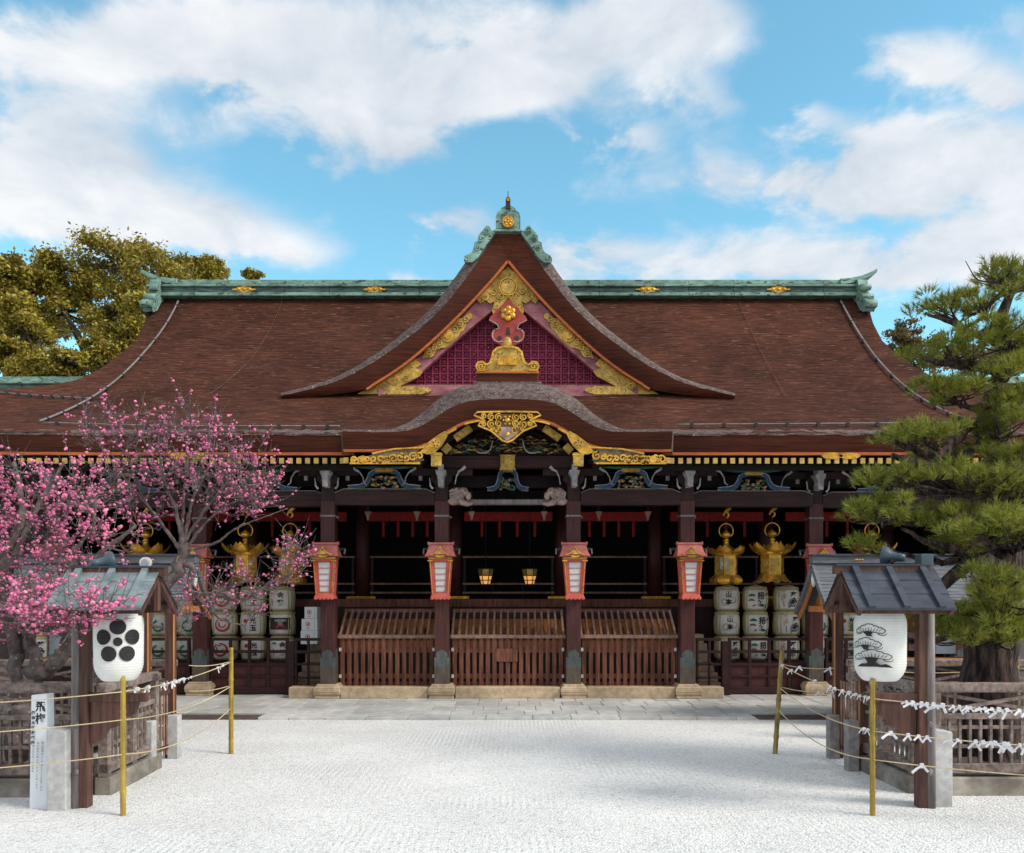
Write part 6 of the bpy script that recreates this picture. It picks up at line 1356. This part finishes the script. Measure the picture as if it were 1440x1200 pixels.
def plum_tree(lab, base, limbs, crowns, n_targets, seed, shoots=1.0):
    r_ = np.random.default_rng(seed); t = thing('plum_tree', lab, 'plum tree', base); b = MB(); nodes = []; nrad = []
    for pts, r0, r1 in limbs:
        q = catmull(pts, 26); rad = [r0 + (r1 - r0) * (k / 26) ** .8 for k in range(27)]
        q = [p + r_.normal(0, .25, 3) * rad[k] for k, p in enumerate(q)]
        b.tube([tuple(p) for p in q], [rad[k] * r_.uniform(.86, 1.2) for k in range(27)], 'twig', n=10)
        for k in range(3, 27): nodes.append(q[k]); nrad.append(rad[k])
    link('trunk', b, t)
    tg = []
    for (c, rr, w) in crowns:
        k = int(n_targets * w); p = r_.normal(size=(k, 3)); p /= np.linalg.norm(p, axis=1)[:, None]; p *= (r_.random((k, 1)) ** .42); tg.append(np.array(c) + p * np.array(rr))
    tg = np.vstack(tg); nd = np.array(nodes); dist = np.array([np.min(np.linalg.norm(nd - x, axis=1)) for x in tg]); tg = tg[np.argsort(dist)]
    lv = [0] * len(nodes); tw = MB(); blos = []
    for x in tg:
        nd = np.array(nodes); d = np.linalg.norm(nd - x, axis=1) + np.where(nd[:, 2] > x[2] + .05, .35, 0); i = int(np.argmin(d)); a = nd[i]; L_ = np.linalg.norm(x - a)
        if L_ < .06 or L_ > 2.0: continue
        r0 = min(.020, max(.0055, nrad[i] * .62)); n = 5
        out = x - a; mid = a + out * .5 + np.array((0, 0, -.06 * L_)) + r_.normal(0, .07, 3) * L_
        q = catmull([a, mid, x], n); rad = [r0 + (.0028 - r0) * (k / n) for k in range(n + 1)]
        tw.tube([tuple(p) for p in q], rad, 'twig', n=4 if r0 < .012 else 6)
        for k in range(2, n + 1): nodes.append(q[k]); nrad.append(rad[k]); lv.append(lv[i] + 1)
        # straight spurs, most of them upright
        for k in range(r_.integers(2, 5)):
            p0 = q[r_.integers(1, n + 1)]; d_ = out / L_ * .55 + r_.normal(0, .5, 3) + np.array((0, 0, .55)); d_ /= np.linalg.norm(d_); l2 = r_.uniform(.12, .42)
            p1 = p0 + d_ * l2 * .5 + r_.normal(0, .012, 3); p2 = p0 + d_ * l2; tw.tube([tuple(p0), tuple(p1), tuple(p2)], [.0045, .0035, .002], 'twig', n=3)
            m = r_.poisson(2.0 * shoots * r_.gamma(.8, 1.25))
            for _ in range(m):
                u = r_.random() ** .8; blos.append(p0 + (p2 - p0) * u + r_.normal(0, .012, 3))
                if r_.random() < .45: blos.append(blos[-1] + r_.normal(0, .022, 3))
        for _ in range(r_.poisson(1.1 * shoots)): blos.append(q[r_.integers(2, n + 1)] + r_.normal(0, .014, 3))
    link('twigs', tw, t)
    blos = np.array(blos); v0, f0 = ico(1); v0 = np.array(v0); f0 = np.array(f0); N = len(blos)
    s = r_.uniform(.009, .025, (N, 1, 1)) * np.where(r_.random((N, 1, 1)) < .25, .65, 1); sq = np.stack([r_.uniform(.75, 1.15, N), r_.uniform(.75, 1.15, N), r_.uniform(.7, 1.05, N)], 1)[:, None, :]
    V = (blos[:, None, :] + v0[None] * s * sq).reshape(-1, 3); F = (f0[None] + (np.arange(N) * len(v0))[:, None, None]).reshape(-1)
    fast_mesh('blossom', V, F, 3, 'blossom', t, base, True)
def plums():
    Y1 = 9.9; q = lambda px, py, y=Y1: np.array(P(px, py, y))
    limbs = [([q(28, 1060), q(38, 960), q(75, 940), q(110, 880), q(150, 830)], .15, .05),
             ([q(30, 1000), q(18, 900), q(5, 800), q(30, 730), q(20, 650)], .10, .022), ([q(60, 950), q(40, 880), q(60, 860), q(80, 835), q(140, 780), q(190, 740)], .085, .018),
             ([q(75, 935), q(92, 900), q(60, 860), q(40, 820)], .06, .02), ([q(8, 820), q(30, 760), q(60, 700), q(90, 650)], .05, .012), ([q(40, 900), q(30, 870, 9.0), q(55, 850, 8.3), q(95, 858, 7.6), q(150, 846, 7.45)], .035, .007), ([q(130, 785), q(95, 800), q(100, 830), q(140, 850, 9.3), q(190, 850, 9.0)], .035, .01), ([q(5, 800), q(-40, 720), q(-60, 650)], .05, .012), ([q(85, 830), q(95, 790), q(130, 740), q(135, 690)], .04, .012)]
    crowns = [(q(60, 690), (1.0, .9, .45), .22), (q(25, 865, 9.6), (.75, .4, .38), .13), (q(30, 790), (1.0, .8, .75), .32), (q(130, 745), (.62, .7, .45), .12), (q(75, 860, 9.4), (.75, .4, .35), .20), (q(85, 862, 7.7), (.48, .3, .20), .10), (q(140, 848, 7.5), (.2, .15, .07), .03), (q(-40, 760), (.7, .8, .9), .10)]
    plum_tree('gnarled pink plum tree at the left edge with low spreading blossom branches', (PX(28, Y1), Y1, 0), limbs, crowns, 470, 3, 1.0)
    Y2 = 11.9; q2 = lambda px, py, y=Y2: np.array(P(px, py, y))
    limbs = [([q2(168, 1040), q2(176, 930), q2(205, 860), q2(248, 800), q2(258, 770)], .13, .075), ([q2(258, 770), q2(248, 720), q2(228, 665), q2(222, 600)], .042, .008), ([q2(255, 775), q2(215, 720), q2(165, 660), q2(112, 585)], .026, .006), ([q2(256, 780), q2(285, 740), q2(318, 712), q2(372, 690)], .026, .006),
             ([q2(255, 790), q2(270, 800), q2(266, 830), q2(300, 834), q2(350, 815)], .055, .018), ([q2(258, 765), q2(272, 700), q2(296, 650), q2(306, 585)], .030, .006), ([q2(258, 775), q2(300, 765), q2(335, 742), q2(405, 715)], .024, .006), ([q2(256, 765), q2(258, 700), q2(262, 650), q2(268, 590)], .026, .006), ([q2(255, 775), q2(226, 735), q2(196, 690), q2(180, 640)], .024, .006),
             ([q2(205, 860), q2(200, 875), q2(240, 885), q2(262, 893)], .035, .015), ([q2(300, 834), q2(340, 845), q2(380, 820), q2(425, 800)], .03, .008), ([q2(266, 830), q2(310, 870), q2(345, 880)], .022, .006), ([q2(256, 770), q2(290, 715), q2(335, 660), q2(362, 640)], .024, .006)]
    crowns = [(q2(265, 640), (1.15, .9, .55), .34), (q2(150, 605), (.38, .5, .42), .08), (q2(340, 690), (.62, .7, .42), .20), (q2(200, 690), (.6, .8, .55), .12), (q2(340, 830), (.75, .6, .42), .10), (q2(415, 790), (.25, .4, .45), .07), (q2(270, 840), (.4, .5, .35), .05), (q2(240, 590), (.7, .5, .25), .06)]
    plum_tree('taller upright pink plum tree behind the pale copper stand roof', (PX(168, Y2), Y2, 0), limbs, crowns, 600, 8, .50)
plums()
def pine():
    Y = 10.5; r_ = np.random.default_rng(21); q = lambda px, py, y=Y: np.array(P(px, py, y)); base = (PX(1392, Y), Y, 0); t = thing('pine_tree', 'old pine tree with layered needle pads and thick fissured trunk at the right edge', 'pine tree', base)
    b = MB(); tr = catmull([q(1388, 1100), q(1390, 1010), q(1392, 930), q(1402, 860), q(1412, 780), q(1428, 720), q(1412, 650), q(1388, 600), q(1402, 545), q(1415, 500), q(1408, 450), q(1425, 400), q(1415, 375)], 60)
    rad = [float(np.interp(k / 60, [0, .06, .18, .3, .5, .7, .85, 1], [.36, .33, .30, .25, .17, .10, .06, .025])) * r_.uniform(.93, 1.07) for k in range(61)]
    b.tube([tuple(p) for p in tr], rad, 'pine_bark', n=18)
    link('trunk', b, t)
    pads = [(1402, 385, 10.4, 58, 26, .42, .8), (1440, 400, 10.9, 40, 26, .4, .8), (1380, 425, 10.3, 40, 20, .4, .7), (1405, 520, 10.0, 40, 26, .4, .8), (1440, 560, 9.9, 36, 30, .4, .7), (1318, 432, 10.2, 44, 24, .36, .55), (1395, 462, 10.0, 52, 30, .45, .8), (1332, 492, 10.1, 62, 24, .5, 1), (1440, 490, 10.6, 46, 36, .5, 1), (1332, 552, 10.0, 52, 20, .45, 1), (1288, 612, 9.7, 56, 30, .55, 1.1), (1398, 598, 9.9, 56, 40, .6, 1.2), (1440, 640, 9.6, 50, 36, .5, 1), (1330, 640, 10.4, 60, 22, .5, .9),
            (1275, 672, 9.5, 60, 24, .6, 1.1), (1365, 672, 9.3, 72, 30, .6, 1.3), (1425, 690, 9.6, 50, 32, .5, 1), (1240, 722, 9.4, 54, 30, .55, 1.15), (1312, 730, 9.6, 52, 28, .5, 1), (1385, 742, 9.0, 66, 36, .6, 1.3), (1440, 750, 9.3, 40, 36, .5, 1), (1330, 770, 10.0, 34, 18, .4, .6), (1400, 815, 8.9, 58, 30, .55, 1.1), (1370, 862, 9.3, 62, 26, .5, 1.1), (1425, 868, 9.6, 44, 30, .5, 1), (1318, 868, 9.6, 30, 20, .35, .6), (1215, 770, 9.8, 22, 12, .3, .35), (1422, 560, 10.1, 34, 26, .4, .6), (1352, 888, 9.0, 52, 26, .5, 1.0), (1412, 892, 9.2, 46, 28, .5, 1.0), (1420, 840, 8.9, 40, 26, .5, .8), (1420, 480, 10.2, 36, 20, .4, .5), (1222, 885, 10.9, 18, 14, .3, .35)]
    NV = []; NF = []; cnt = 0
    def near_trunk(z):
        i = int(np.argmin([abs(p[2] - z) for p in tr])); return i
    for (px, py, y, rx, ry, ryd, w) in pads:
        lb = MB(); ry *= .62; rx *= 1.0; ryd *= .9
        c = q(px, py, y); rxm = rx * y / 1200; rzm = ry * y / 1200
        i = near_trunk(c[2] - .12); a = tr[i]; ra = min(.075, rad[i] * .5)
        under = c + np.array((0, 0, -rzm * .55)); mid = (a + under) / 2 + np.array((0, r_.normal(0, .06), .02 - .10 * r_.random())); m2 = a + (under - a) * .25 + np.array((0, 0, .09 * r_.random()))
        lq = catmull([a, m2, mid, under], 16); lb.tube([tuple(p + r_.normal(0, .012, 3)) for p in lq], [ra + (.016 - ra) * k / 16 for k in range(17)], 'pine_bark', n=9)
        n_t = int(105 * w); sp = []
        for k in range(int(14 * w)):   # crooked branchlets in the pad
            d = r_.normal(0, 1, 3) * np.array((rxm, ryd, rzm)) * .55; d[2] = abs(d[2]) * .5; s0 = lq[r_.integers(10, 17)]; e = c + d; m_ = (s0 + e) / 2 + r_.normal(0, .05, 3) - np.array((0, 0, .04)); sq = catmull([s0, m_, e], 6)
            lb.tube([tuple(p) for p in sq], [.014 - .0016 * j for j in range(7)], 'pine_bark', n=5); sp.append(sq)
        link('bough', lb, t)
        for s_ in range(int(13 * w)):      # clumps that make up the pad
            u0 = r_.normal(size=3); u0 /= np.linalg.norm(u0); cc = u0 * r_.random() ** .40 * np.array((rxm, ryd, rzm * .8)); cc[2] = cc[2] * (.5 if cc[2] < 0 else 1) + .04 * math.sin(s_ * 2.4); cc = c + cc; rc = r_.uniform(.10, .19)
            for k in range(int(11 * (rc / .14) ** 2)):
                u = r_.normal(size=3); u /= np.linalg.norm(u); u[2] = abs(u[2]) if r_.random() < .72 else u[2]
                pos = cc + u * np.array((rc, rc, rc * .55)) * r_.uniform(.6, 1.0); ax = u * np.array((1, 1, .5)) + np.array((0, 0, .75)); ax /= np.linalg.norm(ax)
                m = 26; dr = r_.normal(0, .42, (m, 3)) + ax; dr /= np.linalg.norm(dr, axis=1)[:, None]; ln = r_.uniform(.070, .125, (m, 1)); st = pos + ax * r_.uniform(-.05, .03, (m, 1)); tip = st + dr * ln + np.array((0, 0, -.004)); sd = np.cross(dr, r_.normal(size=(m, 3))); sd /= np.linalg.norm(sd, axis=1)[:, None]; sd *= .0040
                v = np.stack([st - sd, st + sd, tip], 1).reshape(-1, 3); NV.append(v); NF.append(np.arange(cnt, cnt + 3 * m)); cnt += 3 * m
    # visible main boughs
    for pts, r0, r1 in ([(q(1395, 600), q(1360, 600, 10.2), q(1320, 640, 9.9), q(1260, 622, 9.7)), .10, .03], [(q(1400, 700), q(1350, 680, 10), q(1300, 655, 9.7), q(1255, 640, 9.5)), .10, .03], [(q(1405, 520), q(1370, 515, 10.3), q(1335, 512, 10.2), q(1296, 505, 10)), .08, .02], [(q(1410, 460), q(1370, 470, 10.3), q(1340, 455, 10.2), q(1300, 440, 10.2)), .06, .015], [(q(1412, 800), q(1370, 790, 9.9), q(1320, 830, 9.7), q(1300, 858, 9.6)), .11, .04], [(q(1414, 760), q(1350, 775, 9.8), q(1270, 745, 9.6)), .08, .02]):
        k = catmull(pts, 16); lb = MB(); lb.tube([tuple(p + r_.normal(0, .01, 3)) for p in k], [r0 + (r1 - r0) * i / 16 for i in range(17)], 'pine_bark', n=9); link('bough', lb, t)
    fast_mesh('needles', np.vstack(NV), np.concatenate(NF), 3, 'needle', t, base)
pine()
def broadleaf(name, lab, base, crowns, seed, leaf='leaf', size=.105, per=900, cat='tree'):
    r_ = np.random.default_rng(seed); t = thing(name, lab, cat, base, 0, 'trees behind the hall'); b = MB(); bs = np.array(base); top = np.mean([c[0] for c in crowns], axis=0)
    fork = bs + (top - bs) * .5; b.tube([tuple(bs), tuple((bs + fork) / 2 + r_.normal(0, .2, 3)), tuple(fork)], [.5, .42, .34], 'trunk', n=10); NV = []; cnt = 0; tw = b
    for c, rr in crowns:
        c = np.array(c); rr = np.array(rr); m = (fork + c) / 2 + r_.normal(0, .35, 3); b.tube([tuple(p) for p in catmull([fork, m, c], 8)], [.24 - .024 * k for k in range(9)], 'trunk', n=7)
        nc = 26
        for k in range(nc):
            u = r_.normal(size=3); u /= np.linalg.norm(u); cc = c + u * rr * r_.uniform(.45, 1.0); tw.tube([tuple(c), tuple((c + cc) / 2 + r_.normal(0, .12, 3)), tuple(cc)], [.06, .04, .015], 'trunk', n=4)
            n = int(per * 2.5 / nc * r_.uniform(.5, 1.5)); p = r_.normal(size=(n, 3)) * np.array((.40, .40, .27)) * rr.mean() * .40 + cc
            nr = r_.normal(size=(n, 3)) + np.array((0, 0, .9)); nr /= np.linalg.norm(nr, axis=1)[:, None]; a = np.cross(nr, r_.normal(size=(n, 3))); a /= np.linalg.norm(a, axis=1)[:, None]; d = np.cross(nr, a); s = r_.uniform(.6, 1.2, (n, 1)) * size
            NV.append(np.stack([p - a * s, p - d * s * .5, p + a * s, p + d * s * .5], 1).reshape(-1, 3))
    V = np.vstack(NV); link('trunk', b, t); fast_mesh('crown', V, np.arange(len(V)), 4, leaf, t, base)
def trees():
    Y = 40; q = lambda px, py, y=Y: P(px, py, y); S = Y / 1200
    broadleaf('camphor_tree', 'broad olive green camphor tree rising left of the main ridge, largest of the row', (PX(190, 41), 41, 0), [(q(175, 375, 41), (2.6, 2, 1.3)), (q(115, 385, 41), (1.9, 2, 1.4)), (q(225, 400, 40), (1.8, 2, 1.5)), (q(90, 440, 41), (1.7, 1.8, 1.5)), (q(165, 440, 40), (1.6, 1.5, 1.2)), (q(60, 395, 40), (1.0, 1.3, 1.1))], 5, per=2600)
    broadleaf('camphor_tree', 'dark olive camphor tree cut by the left picture edge', (PX(5, 38), 38, 0), [(q(0, 385, 38), (.9, 1.5, 1.3)), (q(-10, 450, 38), (1.4, 1.6, 1.7)), (q(35, 470, 38), (1.0, 1.4, 1.3)), (q(20, 430, 38), (.8, 1.2, 1.0))], 6, per=2200)
    broadleaf('camphor_tree', 'olive tree showing between the first camphor and the green ridge end', (PX(240, 37), 37, 0), [(q(215, 450, 37), (1.3, 1.3, 1.2)), (q(175, 490, 37), (1.3, 1.2, 1.0)), (q(255, 385, 42), (1.3, 1.4, .7)), (q(295, 382, 42), (1.0, 1.0, .55))], 9, per=2000)
    broadleaf('shrubby_tree', 'low bright yellow green bushy tree above the left rear hall ridge', (PX(100, 36), 36, 0), [(q(95, 510, 36), (1.2, 1.2, .7)), (q(45, 520, 36), (1.2, 1.2, .5)), (q(140, 495, 36), (.8, 1, .6)), (q(10, 500, 36), (.8, 1, .8))], 10, per=2000)
    broadleaf('bare_top_tree', 'small tuft of a distant tree just above the main ridge left of the gable', (PX(355, 46), 46, 0), [(q(356, 388, 46), (.6, .6, .3))], 11, per=420)
    broadleaf('brown_tree', 'brownish thin tree beyond the right end of the main roof', (PX(1290, 44), 44, 0), [(q(1275, 478, 44), (1.0, 1, .9)), (q(1310, 500, 44), (1.6, 1.3, 1.2)), (q(1360, 505, 44), (1.6, 1.3, .9)), (q(1262, 505, 44), (1.0, 1, .8))], 12, 'leaf_brown', per=900)
    broadleaf('brown_tree', 'brownish tree behind the pine above the right rear ridge', (PX(1420, 44), 44, 0), [(q(1420, 500, 44), (1.6, 1.4, 1.2)), (q(1460, 480, 44), (1.4, 1.3, 1.4))], 13, 'leaf_brown', per=1200)
    for sg in (1, -1):
        b = MB(); r_ = random.Random(3); x0, x1 = sorted((sg * 4.4, sg * 9.4)); g = [[(x, y, .10 + r_.uniform(-.02, .05)) for x in (sg * np.linspace(4.42 if y < 10.35 else 5.4, 9.4, 26))[::sg]] for y in np.linspace(9.05, 12.3, 18)]; b.sheet(g, 'soil'); tag(link('garden_soil', b), kind='structure')
trees()
for o in list(scene.objects):
    if o.type == 'MESH' and o.parent is None and 'kind' not in o and 'label' not in o: print('UNTAGGED', o.name)

for o in scene.objects:
    if 'label' in o and len(o['label'].split()) > 16: print('LONG', len(o['label'].split()), o.name, o['label'])
